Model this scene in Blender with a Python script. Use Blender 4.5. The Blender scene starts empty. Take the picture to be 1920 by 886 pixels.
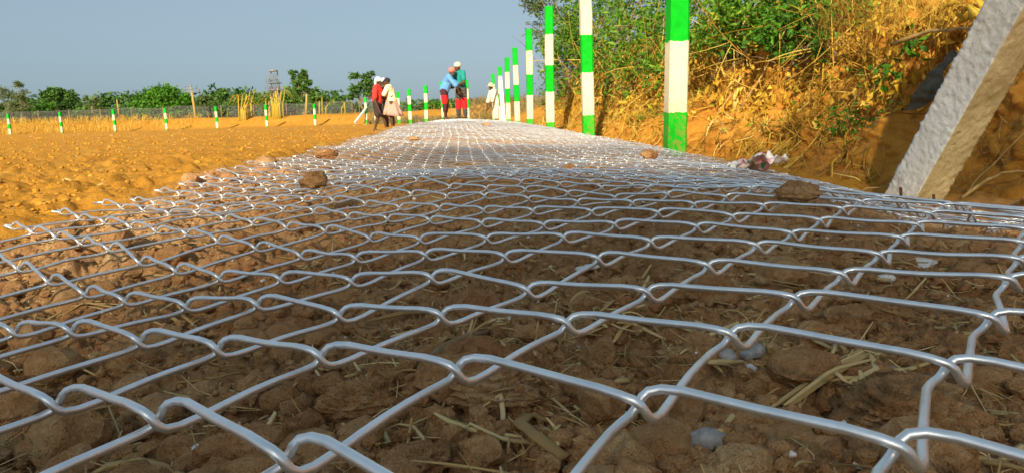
import bpy, bmesh, math, random
import numpy as np
from mathutils import Vector, Matrix

S = bpy.context.scene
COL = S.collection
R = math.radians
rng = np.random.default_rng(7)
random.seed(7)

# ------------------------------------------------------------------ camera
F_PX, W_PX, H_PX = 1300.0, 1920.0, 886.0
YAW, PITCH, ROLL = R(4.183), R(9.69), R(1.7)
CAM_Z = 0.18
CAM = np.array([0.0, 0.0, CAM_Z])
Hd = np.array([math.cos(YAW), -math.sin(YAW), 0.0])
Fd = np.array([math.sin(YAW) * math.cos(PITCH), math.cos(YAW) * math.cos(PITCH), -math.sin(PITCH)])
Td = np.cross(Hd, Fd)
Rd = math.cos(ROLL) * Hd - math.sin(ROLL) * Td
Ud = math.sin(ROLL) * Hd + math.cos(ROLL) * Td
cam = bpy.data.cameras.new('camera')
cam_ob = bpy.data.objects.new('camera', cam)
COL.objects.link(cam_ob)
cam_ob.matrix_world = Matrix(((Rd[0], Ud[0], -Fd[0], 0), (Rd[1], Ud[1], -Fd[1], 0),
                              (Rd[2], Ud[2], -Fd[2], CAM_Z), (0, 0, 0, 1)))
cam.sensor_width = 36.0
cam.lens = F_PX / W_PX * 36.0
cam.clip_start = 0.01
cam.clip_end = 3000.0
cam.dof.use_dof = True
cam.dof.focus_distance = 0.34
cam.dof.aperture_fstop = 60.0
S.camera = cam_ob

# ------------------------------------------------------------------ light
SUN_AZ = R(18)       # light travels towards (+sin, +cos): the sun stands behind and left of the camera
SUN_EL = R(27)
world = bpy.data.worlds.new('World')
S.world = world
world.use_nodes = True
wn = world.node_tree
wn.nodes.clear()
sky = wn.nodes.new('ShaderNodeTexSky')
sky.sky_type = 'NISHITA'
sky.sun_disc = False
sky.sun_elevation = SUN_EL
sky.sun_rotation = math.pi + SUN_AZ
sky.air_density = 1.0
sky.dust_density = 1.6
sky.ozone_density = 6.0
bg = wn.nodes.new('ShaderNodeBackground')
bg.inputs['Strength'].default_value = 0.05
wo = wn.nodes.new('ShaderNodeOutputWorld')
hs = wn.nodes.new('ShaderNodeHueSaturation')      # hazy, greyed blue
hs.inputs['Saturation'].default_value = .62
mt = wn.nodes.new('ShaderNodeMix'); mt.data_type = 'RGBA'; mt.blend_type = 'MULTIPLY'; mt.inputs[0].default_value = 1.0
mt.inputs[7].default_value = (.97, .955, .87, 1)
wn.links.new(sky.outputs[0], hs.inputs['Color'])
wn.links.new(hs.outputs[0], mt.inputs[6])
hz = wn.nodes.new('ShaderNodeMix'); hz.data_type = 'RGBA'; hz.inputs[0].default_value = .62      # even veil of bright haze
hz.inputs[7].default_value = (2.05, 2.98, 3.72, 1)
wn.links.new(mt.outputs[2], hz.inputs[6])
wn.links.new(hz.outputs[2], bg.inputs[0])
wn.links.new(bg.outputs[0], wo.inputs[0])
sun = bpy.data.lights.new('sun', 'SUN')
sun.energy = 3.4
sun.angle = R(0.9)
sun.color = (1.0, 0.86, 0.62)
sun_ob = bpy.data.objects.new('sun', sun)
COL.objects.link(sun_ob)
sd = Vector((math.sin(SUN_AZ) * math.cos(SUN_EL), math.cos(SUN_AZ) * math.cos(SUN_EL), -math.sin(SUN_EL)))
sun_ob.rotation_euler = sd.to_track_quat('-Z', 'Y').to_euler()
sun_ob.location = (-10, -30, 20)
S.view_settings.view_transform = 'Standard'
S.view_settings.look = 'None'
S.view_settings.exposure = 1.47
S.view_settings.gamma = 1.0

# ------------------------------------------------------------------ helpers
def link(name, mesh, parent=None):
    o = bpy.data.objects.new(name, mesh)
    COL.objects.link(o)
    if parent is not None:
        o.parent = parent
    return o

def tag(o, label=None, cat=None, group=None, kind=None):
    if label: o['label'] = label
    if cat: o['category'] = cat
    if group: o['group'] = group
    if kind: o['kind'] = kind
    return o

def thing(name, label, cat, loc=(0, 0, 0), rz=0.0, group=None):
    o = bpy.data.objects.new(name, None)
    o.empty_display_size = 0.1
    COL.objects.link(o)
    o.location = loc
    o.rotation_euler = (0, 0, rz)
    return tag(o, label, cat, group)

def npmesh(name, V, Fa, mats, smooth=True, tint=None, mat_idx=None):
    """V (n,3), Fa (m,k) array of equal sized faces or list of such arrays"""
    if not isinstance(Fa, (list, tuple)): Fa = [Fa]
    Fa = [np.asarray(f, dtype=np.int32) for f in Fa if len(f)]
    me = bpy.data.meshes.new(name)
    V = np.asarray(V, dtype=np.float32)
    me.vertices.add(len(V))
    me.vertices.foreach_set('co', V.ravel())
    nl = sum(f.size for f in Fa)
    npoly = sum(len(f) for f in Fa)
    me.loops.add(nl)
    me.polygons.add(npoly)
    me.loops.foreach_set('vertex_index', np.concatenate([f.ravel() for f in Fa]))
    tot = np.concatenate([np.full(len(f), f.shape[1], dtype=np.int32) for f in Fa])
    st = np.concatenate([[0], np.cumsum(tot)[:-1]]).astype(np.int32)
    me.polygons.foreach_set('loop_start', st)
    me.polygons.foreach_set('use_smooth', np.full(npoly, smooth, dtype=bool))
    for m in (mats if isinstance(mats, (list, tuple)) else [mats]):
        me.materials.append(m)
    if mat_idx is not None:
        me.polygons.foreach_set('material_index', np.asarray(mat_idx, dtype=np.int32))
    if tint is not None:
        a = me.attributes.new('tint', 'FLOAT', 'POINT')
        a.data.foreach_set('value', np.asarray(tint, dtype=np.float32))
    me.update(calc_edges=True)
    me.validate()
    return me

class MB:
    """collects simple shapes into one mesh"""
    def __init__(s):
        s.v = []; s.q = []; s.t = []; s.n = 0
    def add(s, V, quads=(), tris=()):
        V = np.asarray(V, float)
        s.v.append(V)
        if len(quads): s.q.append(np.asarray(quads, int) + s.n)
        if len(tris): s.t.append(np.asarray(tris, int) + s.n)
        s.n += len(V)
        return s
    def tube(s, pts, rad, sides=6, flat=1.0, caps=True, up=None):
        V, q = tube(pts, rad, sides, flat, up)
        n = len(pts)
        t = []
        if caps:
            for k in range(1, sides - 1):
                t.append((0, k + 1, k)); b = (n - 1) * sides; t.append((b, b + k, b + k + 1))
        return s.add(V, q, t)
    def box(s, c, size, rot=None):
        sx, sy, sz = [a / 2 for a in size]
        V = np.array([(x, y, z) for x in (-sx, sx) for y in (-sy, sy) for z in (-sz, sz)])
        if rot is not None: V = V @ np.array(rot).T
        V = V + np.array(c)
        return s.add(V, [(0, 1, 3, 2), (4, 6, 7, 5), (0, 4, 5, 1), (2, 3, 7, 6), (0, 2, 6, 4), (1, 5, 7, 3)])
    def blob(s, c, r, sub=2, amp=0.15, freq=1.0, seed=0, squash=(1, 1, 1)):
        V, f = ICO[sub]
        d = 1 + amp * noise3(V * freq * 1.7 + seed * 13.7, seed) * 2 + amp * .5 * noise3(V * freq * 4 + seed * 5.1, seed + 9)
        V = V * d[:, None] * r * np.array(squash) + np.array(c)
        return s.add(V, tris=f)
    def build(s, name, mat, parent=None, smooth=True, tint=None):
        me = npmesh(name, np.concatenate(s.v), [np.concatenate(x) for x in (s.q, s.t) if len(x)], mat, smooth, tint)
        return link(name, me, parent)

def tube(pts, rad, sides=6, flat=1.0, up=None):
    P = np.asarray(pts, float)
    n = len(P)
    T = np.gradient(P, axis=0)
    T /= np.linalg.norm(T, axis=1)[:, None] + 1e-12
    u0 = np.array([0, 0, 1.0]) if up is None else np.asarray(up, float)
    if up is None and abs(T[:, 2]).mean() > .8: u0 = np.array([1.0, 0, 0])
    A = np.cross(T, u0); A /= np.linalg.norm(A, axis=1)[:, None] + 1e-9
    B = np.cross(A, T)
    rad = np.broadcast_to(np.asarray(rad, float), (n,))
    th = np.arange(sides) * 2 * math.pi / sides
    V = P[:, None] + rad[:, None, None] * (A[:, None] * np.cos(th)[None, :, None] + flat * B[:, None] * np.sin(th)[None, :, None])
    i = np.arange(n - 1)[:, None] * sides
    j = np.arange(sides)[None]
    q = np.stack([i + j, i + (j + 1) % sides, i + sides + (j + 1) % sides, i + sides + j], -1).reshape(-1, 4)
    return V.reshape(-1, 3), q

def ico(sub):
    bm = bmesh.new()
    bmesh.ops.create_icosphere(bm, subdivisions=sub, radius=1)
    V = np.array([v.co[:] for v in bm.verts]); f = np.array([[v.index for v in p.verts] for p in bm.faces])
    bm.free()
    return V, f

# ---- noise on arrays
def h2(ix, iy, seed=0):
    x = (ix.astype(np.int64) * 374761393 + iy.astype(np.int64) * 668265263 + seed * 974634777) & 0xFFFFFFFF
    x = ((x ^ (x >> 13)) * 1274126177) & 0xFFFFFFFF
    x = ((x ^ (x >> 16)) * 2246822519) & 0xFFFFFFFF
    return ((x ^ (x >> 15)) & 0xFFFFFF) / float(0xFFFFFF)
def vn(x, y, seed=0):
    x = np.asarray(x, float); y = np.asarray(y, float)
    ix, iy = np.floor(x), np.floor(y)
    fx, fy = x - ix, y - iy
    ux, uy = fx * fx * (3 - 2 * fx), fy * fy * (3 - 2 * fy)
    a = h2(ix, iy, seed); b = h2(ix + 1, iy, seed); c = h2(ix, iy + 1, seed); d = h2(ix + 1, iy + 1, seed)
    return (a + (b - a) * ux) * (1 - uy) + (c + (d - c) * ux) * uy - .5
def fbm(x, y, seed=0, octv=4):
    s = 0; a = 1.0
    for k in range(octv):
        s = s + a * vn(x * 2 ** k + 17.3 * k, y * 2 ** k - 9.1 * k, seed + k); a *= .5
    return s
def noise3(P, seed=0):
    return (vn(P[:, 0] + 31.7 * P[:, 2], P[:, 1] + .37 * P[:, 2], seed) + vn(P[:, 1] - 11.3, P[:, 2] + .6 * P[:, 0], seed + 1)
            + vn(P[:, 2] + 5.2, P[:, 0] - .5 * P[:, 1], seed + 2)) / 1.7
ICO = {k: ico(k) for k in (1, 2, 3, 4, 5)}
def lumps(X, Y, L, prob, seed):
    """rounded lumps in jittered cells of size L"""
    wx = X / L + .5 * vn(X / L * 1.7, Y / L * 1.7, seed + 5); wy = Y / L + .5 * vn(X / L * 1.7 + 40, Y / L * 1.7, seed + 6)
    ix, iy = np.floor(wx), np.floor(wy)
    out = np.zeros_like(wx)
    for dx in (-1, 0, 1):
        for dy in (-1, 0, 1):
            jx, jy = ix + dx, iy + dy
            px = jx + .2 + .6 * h2(jx, jy, seed + 1); py = jy + .2 + .6 * h2(jx, jy, seed + 2)
            rr = .3 + .45 * h2(jx, jy, seed + 3)
            on = h2(jx, jy, seed + 4) < prob
            d2 = ((wx - px) ** 2 + (wy - py) ** 2) / rr ** 2
            out = np.maximum(out, np.where(on, np.sqrt(np.clip(1 - d2, 0, 1)) * rr, 0))
    return out * L
def smooth(a, b, x):
    t = np.clip((np.asarray(x, float) - a) / (b - a), 0, 1)
    return t * t * (3 - 2 * t)

# ---- from a picture direction to the place on the ground
def wray(px, py):
    a, b = px - W_PX / 2, -(py - H_PX / 2)
    d = Rd * a + Ud * b + Fd * F_PX
    return d / np.linalg.norm(d)
def at(px, py, Y):
    d = wray(px, py)
    return CAM + d * (Y / d[1])
def hit(px, py, surf):
    d = wray(px, py)
    t0, t1 = .08, 80.0
    for n in (260, 40, 20):
        t = np.geomspace(t0, t1, n)
        P = CAM + d[None] * t[:, None]
        g = surf(P[:, 0], P[:, 1])
        k = max(1, int(np.argmax(P[:, 2] < g)))
        t0, t1 = t[k - 1], t[k]
    return np.array([P[k, 0], P[k, 1], g[k]])

# ------------------------------------------------------------------ ground shape
# crossings of the near fencing as surveyed: lattice indices, then place relative to the lens
NODES = [(-5, 0, -0.2754, 0.4323, -0.1197), (-5, 1, -0.2385, 0.4970, -0.1183), (-5, 2, -0.1938, 0.5575, -0.1175), (-4, 0, -0.2217, 0.3953, -0.1099), (-4, 1, -0.1808, 0.4535, -0.1144), (-4, 2, -0.1357, 0.5165, -0.1121), (-4, 4, -0.0387, 0.6227, -0.1064), (-3, 0, -0.1655, 0.3528, -0.1068), (-3, 1, -0.1250, 0.4183, -0.1057), (-3, 2, -0.0766, 0.4721, -0.1070), (-3, 3, -0.0296, 0.5311, -0.1035), (-3, 4, 0.0211, 0.5845, -0.1033), (-2, -1, -0.1518, 0.2527, -0.0971), (-2, 0, -0.1139, 0.3149, -0.1000), (-2, 1, -0.0680, 0.3703, -0.1032), (-2, 2, -0.0202, 0.4359, -0.0994), (-2, 3, 0.0300, 0.4906, -0.0998), (-2, 4, 0.0828, 0.5503, -0.0969), (-1, -1, -0.0985, 0.2137, -0.0893), (-1, 0, -0.0592, 0.2752, -0.0933), (-1, 1, -0.0112, 0.3353, -0.0955), (-1, 2, 0.0367, 0.3883, -0.0984), (-1, 3, 0.0903, 0.4488, -0.0952), (-1, 4, 0.1414, 0.5029, -0.0966), (0, -1, -0.0465, 0.1702, -0.0841), (0, 0, -0.0028, 0.2340, -0.0883), (0, 1, 0.0453, 0.2941, -0.0903), (0, 2, 0.0965, 0.3489, -0.0939), (0, 3, 0.1505, 0.4059, -0.0942), (0, 4, 0.2053, 0.4615, -0.0954), (1, 0, 0.0516, 0.1919, -0.0865), (1, 1, 0.1041, 0.2534, -0.0866), (1, 2, 0.1571, 0.3075, -0.0899), (1, 3, 0.2109, 0.3608, -0.0928), (1, 4, 0.2657, 0.4149, -0.0963), (2, 0, 0.1068, 0.1513, -0.0842), (2, 1, 0.1596, 0.2067, -0.0866), (2, 2, 0.2155, 0.2573, -0.0898), (2, 3, 0.2706, 0.3147, -0.0883)]
HP = np.array([(n[2], n[3], -n[4]) for n in NODES] + [(-.6, .5, .125), (-.57, .93, .116), (-.57, 1.22, .113), (-.57, 1.74, .095), (-.57, 3.5, .089), (-.57, 7.8, .045),
    (1.18, 6.64, .166), (1.18, 4, .197), (1.18, 2.78, .221), (1.18, 1.74, .252), (1.18, 1.36, .241),
    (-.35, .65, .118), (0, .75, .104), (.33, .7, .096), (.55, .70, .110), (.7, .8, .148), (.5, 1.0, .120), (.7, 1.0, .165), (.85, 1.2, .21), (.6, .9, .133), (.95, .9, .20), (1.1, 1.0, .23),
    (-.2, 1.3, .096), (.2, 1.3, .105), (-.2, 2.2, .145), (.3, 2.2, .15), (.8, 1.6, .165), (.8, 2.5, .18), (0, 3.5, .13),
    (.3, 5, .12), (.3, 8, .07), (.2, 12, .03), (.2, 20, .0), (-.57, 14, .03), (1.18, 12, .1), (1.18, 20, .06), (-.57, 20, .01),
    (0, .05, .09), (.4, .05, .085), (-.4, .05, .12), (-.4, .3, .12), (.4, .3, .092), (.6, .3, .1), (1.1, .4, .22), (0, -1, .13), (-.57, -1, .15), (1.1, -1, .22)])
def _uv(X, Y): return X, 1.3 * np.log(np.clip(Y, -1.2, 22) + 1.45) 
_cu, _cv = _uv(HP[:, 0], HP[:, 1])
_D = np.hypot(_cu[:, None] - _cu[None], _cv[:, None] - _cv[None])
_n = len(HP)
_A = np.zeros((_n + 3, _n + 3)); _A[:_n, :_n] = np.sqrt(_D ** 2 + .003) - 1e-3 * np.eye(_n)
_A[:_n, _n] = 1; _A[:_n, _n + 1] = _cu; _A[:_n, _n + 2] = _cv; _A[_n:, :_n] = _A[:_n, _n:].T
_w = np.linalg.solve(_A, np.concatenate([HP[:, 2], [0, 0, 0]]))
def net_z(X, Y):
    shp = np.shape(X)
    X = np.ravel(np.asarray(X, float)); Y = np.ravel(np.asarray(Y, float))
    u, v = _uv(np.clip(X, -.75, 1.35), Y)
    out = np.empty(len(u))
    for a in range(0, len(u), 60000):
        uu, vv = u[a:a + 60000], v[a:a + 60000]
        d2 = (uu[:, None] - _cu[None]) ** 2 + (vv[:, None] - _cv[None]) ** 2
        out[a:a + 60000] = np.sqrt(d2 + .003) @ _w[:_n] + _w[_n] + _w[_n + 1] * uu + _w[_n + 2] * vv
    return (CAM_Z - out).reshape(shp)
def ridge(X, Y):
    # spoil ridge thrown up behind the far fence rows
    s1 = Y - (61.9 + (X + 37.2) * (-5.9 / 30.4))
    s2 = ((X + 6.8) * 21.0 + (Y - 55.5) * 7.3) / 22.2
    s3 = (Y - 34)
    s = np.where(X < -6.8, np.minimum(s1, 99), np.where(X < .5, np.minimum(s2, s1 + 8), np.maximum(s2, s3)))
    return .95 * smooth(.8, 5.0, s) * (1 + .25 * vn(X * .35, Y * .35, 3)) 
def ground_base(X, Y):
    X = np.asarray(X, float); Y = np.asarray(Y, float)
    gap = .048 - .03 * smooth(.5, 2.2, Y)
    mid = net_z(X, Y) - gap
    field = .0 + .03 * vn(X * .3, Y * .3, 11) - .13 * np.exp(-((X + 2.6) / 1.6) ** 2 - ((Y - 22) / 9) ** 2) + .02 * smooth(40, 60, Y)
    ditch = -.13 + .04 * vn(X * .9, Y * .7, 12) + .10 * smooth(6, 11, Y)
    z = field + (mid - field) * smooth(-1.05, -.62, X)
    z = np.where(X > 1.0, mid + (ditch - mid) * smooth(1.1, 1.45, X), z)
    far = smooth(24, 32, Y)
    z = z * (1 - far) + far * (.05 * smooth(-1, 1, X) + .0 + .03 * vn(X * .3, Y * .3, 11))
    return z + ridge(X, Y)
def zone(X, Y):
    """1 on the fill under the fencing, 0 on the dry field"""
    e = -.60 + .10 * vn(Y * 3, X * 0 + 2.2, 21) + .05 * vn(Y * 14, X * 0, 22)
    return smooth(e - .06, e + .06, X) * (1 - smooth(6, 16, Y) * .75) * (1 - smooth(1.15, 1.4, X) * smooth(1.5, 2.5, Y))
def detail(X, Y):
    r = np.hypot(X, Y)
    zn = zone(X, Y)
    def lod(L): return np.clip(2.2 - r / (L / .016), 0, 1)
    mix = smooth(-.25, .25, fbm(X * 5, Y * 5, 31, 3))        # chunky against crumbly
    near = (lumps(X, Y, .075, .4, 101) * .32 * (.3 + .7 * mix)
            + lumps(X, Y, .036, .6, 111) * .42 * (.4 + .6 * mix) * lod(.036)
            + lumps(X, Y, .017, .8, 121) * .62 * lod(.017)
            + lumps(X, Y, .0085, .85, 131) * .7 * lod(.0085)
            + .016 * fbm(X * 9, Y * 9, 41, 3) + .009 * fbm(X * 60, Y * 60, 51, 3) * lod(.03) + .005 * fbm(X * 170, Y * 170, 53, 2) * lod(.012)) - .012
    fld = (lumps(X, Y, .16, .25, 201) * .06 + lumps(X, Y, .06, .4, 211) * .22 * lod(.06) + lumps(X, Y, .025, .5, 221) * .35 * lod(.025)
           + .012 * fbm(X * 1.6, Y * 3.0, 61, 4) + .022 * fbm(X * 9, Y * 14, 65, 3) * lod(.12) + .02 * fbm(X * 26, Y * 30, 66, 2) * lod(.05))
    fld = fld * (1 + .5 * smooth(4, 15, Y))
    ed = smooth(1.2, 1.5, X) * .02 * fbm(X * 12, Y * 12, 71, 3)
    return near * zn + fld * (1 - zn) + ed
def ground_z(X, Y):
    return ground_base(X, Y) + detail(np.asarray(X, float), np.asarray(Y, float))

# ------------------------------------------------------------------ materials
def new_mat(name):
    m = bpy.data.materials.new(name); m.use_nodes = True
    nt = m.node_tree
    b = nt.nodes['Principled BSDF']
    b.inputs['Specular IOR Level'].default_value = .25
    return m, nt, b
def nd(nt, t, **kw):
    n = nt.nodes.new(t)
    for k, v in kw.items():
        if k in n.inputs.keys() if hasattr(n.inputs, 'keys') else False: n.inputs[k].default_value = v
        else: setattr(n, k, v)
    return n
def ramp(nt, fac, stops, interp='LINEAR'):
    r = nt.nodes.new('ShaderNodeValToRGB')
    r.color_ramp.interpolation = interp
    el = r.color_ramp.elements
    while len(el) > 1: el.remove(el[-1])
    el[0].position = stops[0][0]; el[0].color = (*stops[0][1], 1)
    for p, c in stops[1:]:
        e = el.new(p); e.color = (*c, 1)
    nt.links.new(fac, r.inputs[0])
    return r.outputs[0]
def noise(nt, vec, scale, detail=4, rough=.6, dist=0.0):
    n = nt.nodes.new('ShaderNodeTexNoise')
    n.inputs['Scale'].default_value = scale; n.inputs['Detail'].default_value = detail
    n.inputs['Roughness'].default_value = rough; n.inputs['Distortion'].default_value = dist
    if vec is not None: nt.links.new(vec, n.inputs['Vector'])
    return n.outputs['Fac']
def coords(nt, kind='Object'):
    return nt.nodes.new('ShaderNodeTexCoord').outputs[kind]
def mixc(nt, fac, a, b, mode='MIX'):
    m = nt.nodes.new('ShaderNodeMix'); m.data_type = 'RGBA'; m.blend_type = mode
    for s, v in ((m.inputs[0], fac), (m.inputs[6], a), (m.inputs[7], b)):
        if isinstance(v, (int, float)): s.default_value = v
        elif isinstance(v, tuple): s.default_value = (*v, 1)
        else: nt.links.new(v, s)
    return m.outputs[2]
def math_(nt, op, a, b=0.0, c=None):
    m = nt.nodes.new('ShaderNodeMath'); m.operation = op
    for s, v in zip(m.inputs, (a, b, c)):
        if v is None: continue
        if isinstance(v, (int, float)): s.default_value = v
        else: nt.links.new(v, s)
    return m.outputs[0]
def bump(nt, b, h, strength=.5, dist=.01, prev=None):
    n = nt.nodes.new('ShaderNodeBump'); n.inputs['Strength'].default_value = strength; n.inputs['Distance'].default_value = dist
    nt.links.new(h, n.inputs['Height'])
    if prev is not None: nt.links.new(prev, n.inputs['Normal'])
    nt.links.new(n.outputs[0], b.inputs['Normal'])
    return n.outputs[0]
def attr(nt, name='tint'):
    a = nt.nodes.new('ShaderNodeAttribute'); a.attribute_name = name
    return a.outputs['Fac']

def soil_mat(name, stops, stops2=None, s=(2.5, 35, 260), bstr=.7, fine=.004, rough=.95, use_zone=True):
    m, nt, b = new_mat(name)
    co = coords(nt)
    n1, n2, n3 = noise(nt, co, s[0], 5, .65), noise(nt, co, s[1], 5, .7), noise(nt, co, s[2], 3, .6)
    f = math_(nt, 'ADD', math_(nt, 'MULTIPLY', n1, .45), math_(nt, 'ADD', math_(nt, 'MULTIPLY', n2, .4), math_(nt, 'MULTIPLY', n3, .15)))
    f = math_(nt, 'ADD', f, math_(nt, 'MULTIPLY', math_(nt, 'SUBTRACT', noise(nt, co, .35, 4, .65), .5), .22))
    c = ramp(nt, f, stops)
    if stops2 is not None:
        c2 = ramp(nt, f, stops2)
        c = mixc(nt, attr(nt, 'tint'), c2, c)
    nt.links.new(c, b.inputs['Base Color'])
    b.inputs['Roughness'].default_value = rough
    b.inputs['Specular IOR Level'].default_value = .08
    n4 = noise(nt, co, s[2] * .55, 5, .75)
    p = bump(nt, b, n2, bstr * .7, .016)
    p2 = nt.nodes.new('ShaderNodeBump'); p2.inputs['Strength'].default_value = bstr; p2.inputs['Distance'].default_value = fine
    nt.links.new(n4, p2.inputs['Height']); nt.links.new(p, p2.inputs['Normal']); nt.links.new(p2.outputs[0], b.inputs['Normal'])
    return m
BROWN = [(.33, (.20, .09, .036)), (.43, (.42, .205, .082)), (.53, (.57, .32, .14)), (.63, (.74, .50, .26))]
OCHRE = [(.32, (.28, .115, .014)), (.43, (.41, .185, .022)), (.54, (.49, .235, .032)), (.66, (.57, .31, .06))]
M = {}
M['ground'] = soil_mat('ground soil', BROWN, OCHRE, s=(3, 60, 420), bstr=1.0)
M['clod'] = soil_mat('soil clod', BROWN, s=(6, 60, 420), bstr=1.0)
M['bank'] = soil_mat('bank soil', [(.30, (.20, .075, .012)), (.45, (.36, .15, .022)), (.58, (.48, .225, .035)), (.72, (.56, .30, .07))], s=(1.6, 14, 120), fine=.008)
def simple_mat(name, c0, c1, scale=20, rough=.7, bstr=.3, bdist=.005, metal=0.0, spec=.25, det=4):
    m, nt, b = new_mat(name)
    co = coords(nt)
    n = noise(nt, co, scale, det, .65)
    nt.links.new(ramp(nt, n, [(.3, c0), (.7, c1)]), b.inputs['Base Color'])
    b.inputs['Roughness'].default_value = rough; b.inputs['Metallic'].default_value = metal
    b.inputs['Specular IOR Level'].default_value = spec
    if bstr: bump(nt, b, noise(nt, co, scale * 3, 4, .7), bstr, bdist)
    return m
def tint_mat(name, stops, rough=.6, trans=0.0, spec=.25):
    m, nt, b = new_mat(name)
    c = ramp(nt, attr(nt), stops)
    nt.links.new(c, b.inputs['Base Color'])
    b.inputs['Roughness'].default_value = rough; b.inputs['Specular IOR Level'].default_value = spec
    if trans:
        t = nt.nodes.new('ShaderNodeBsdfTranslucent'); nt.links.new(c, t.inputs[0])
        mx = nt.nodes.new('ShaderNodeMixShader'); mx.inputs[0].default_value = trans
        nt.links.new(b.outputs[0], mx.inputs[1]); nt.links.new(t.outputs[0], mx.inputs[2])
        nt.links.new(mx.outputs[0], nt.nodes['Material Output'].inputs[0])
    return m
M['straw'] = tint_mat('straw', [(0, (.16, .09, .035)), (.35, (.36, .22, .08)), (.7, (.55, .38, .15)), (1, (.66, .50, .24))], .75)
M['bank_straw'] = tint_mat('bank straw', [(0, (.20, .085, .015)), (.35, (.48, .26, .03)), (.7, (.68, .43, .06)), (1, (.80, .62, .18))], .75, .2)
M['leaf'] = tint_mat('green leaf', [(0, (.03, .09, .009)), (.45, (.085, .22, .014)), (.8, (.20, .37, .022)), (1, (.48, .42, .03))], .5, .35)
M['leaf_olive'] = tint_mat('olive leaf', [(0, (.04, .07, .022)), (.5, (.10, .15, .04)), (1, (.22, .25, .07))], .55, .3)
M['leaf_dry'] = tint_mat('dry leaf', [(0, (.30, .15, .015)), (.5, (.58, .36, .03)), (1, (.72, .55, .08))], .6, .3)
M['leaf_far'] = tint_mat('far leaf', [(0, (.03, .075, .018)), (.5, (.075, .17, .028)), (1, (.15, .28, .045))], .6, .3)
M['leaf_bright'] = tint_mat('bright leaf', [(0, (.025, .085, .008)), (.5, (.06, .19, .012)), (1, (.12, .30, .02))], .6, .3)
M['leaf_pale'] = tint_mat('pale leaf', [(0, (.07, .10, .05)), (.5, (.13, .18, .07)), (1, (.22, .26, .10))], .6, .3)
M['banana'] = tint_mat('withering leaf', [(0, (.14, .20, .02)), (.4, (.40, .36, .03)), (1, (.62, .44, .06))], .6, .3)
M['bark'] = simple_mat('bark', (.10, .065, .035), (.24, .17, .10), 12, .9, .5)
M['twig'] = simple_mat('dry twig', (.26, .15, .05), (.55, .38, .15), 25, .8, .3, .002)
M['stick'] = simple_mat('weathered stick', (.16, .10, .045), (.34, .23, .11), 90, .85, .6, .002)
M['lime'] = simple_mat('lime lump', (.66, .60, .54), (.84, .82, .78), 120, .9, .6, .002)
M['stone'] = simple_mat('grey stone', (.20, .19, .175), (.46, .44, .41), 160, .8, .5, .002)
M['rust'] = simple_mat('rusty iron', (.05, .02, .01), (.14, .06, .03), 60, .85, .4)
def wire_mat():
    m, nt, b = new_mat('galvanised wire')
    co = coords(nt)
    n = noise(nt, co, 90, 3, .6)
    nt.links.new(ramp(nt, n, [(.3, (.78, .79, .80)), (.7, (.93, .94, .95))]), b.inputs['Base Color'])
    b.inputs['Metallic'].default_value = .88
    nt.links.new(math_(nt, 'MULTIPLY_ADD', n, .3, .24), b.inputs['Roughness'])
    b.inputs['Specular IOR Level'].default_value = .5
    return m
M['wire'] = wire_mat()
M['thin_wire'] = simple_mat('dull wire', (.16, .17, .17), (.26, .27, .27), 4, .6, 0, metal=.3)
def post_mat():
    m, nt, b = new_mat('banded post paint')
    co = coords(nt)
    sx = nt.nodes.new('ShaderNodeSeparateXYZ'); nt.links.new(co, sx.inputs[0])
    nz = noise(nt, co, 14, 3, .6)
    z = math_(nt, 'ADD', sx.outputs[2], math_(nt, 'MULTIPLY', math_(nt, 'SUBTRACT', nz, .5), .055))
    z = math_(nt, 'DIVIDE', z, 2.0)
    n2 = noise(nt, co, 9, 5, .7)
    g = ramp(nt, n2, [(.3, (.0, .30, .008)), (.7, (.001, .43, .012))])
    w = ramp(nt, n2, [(.3, (.54, .49, .33)), (.7, (.66, .61, .44))])
    k = ramp(nt, z, [(0, (0, 0, 0)), (.14, (1, 1, 1)), (.36, (0, 0, 0)), (.555, (1, 1, 1)), (.775, (0, 0, 0))], 'CONSTANT')
    c = mixc(nt, k, g, w)
    chip = ramp(nt, noise(nt, co, 55, 4, .7), [(.70, (0, 0, 0)), (.74, (1, 1, 1))])
    edge = ramp(nt, noise(nt, co, 3, 2, .5), [(.5, (0, 0, 0)), (.62, (1, 1, 1))])
    c = mixc(nt, math_(nt, 'MULTIPLY', chip, edge), c, (.36, .33, .28))
    dz = nt.nodes.new('ShaderNodeMapRange'); nt.links.new(sx.outputs[2], dz.inputs[0])
    dz.inputs[1].default_value = .0; dz.inputs[2].default_value = .5; dz.inputs[3].default_value = .75; dz.inputs[4].default_value = .0
    dirt = math_(nt, 'MULTIPLY', dz.outputs[0], ramp(nt, noise(nt, co, 22, 5, .75), [(.45, (0, 0, 0)), (.62, (1, 1, 1))]))
    c = mixc(nt, dirt, c, (.30, .17, .06))
    sm = ramp(nt, noise(nt, co, 6, 5, .8, 1.0), [(.5, (0, 0, 0)), (.75, (.12, .12, .12))])
    c = mixc(nt, math_(nt, 'MULTIPLY', sm, k), c, (.42, .36, .26))
    nt.links.new(c, b.inputs['Base Color'])
    b.inputs['Roughness'].default_value = .6; b.inputs['Specular IOR Level'].default_value = .12
    bump(nt, b, noise(nt, co, 40, 5, .7), .35, .004)
    return m
M['post'] = post_mat()
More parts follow.
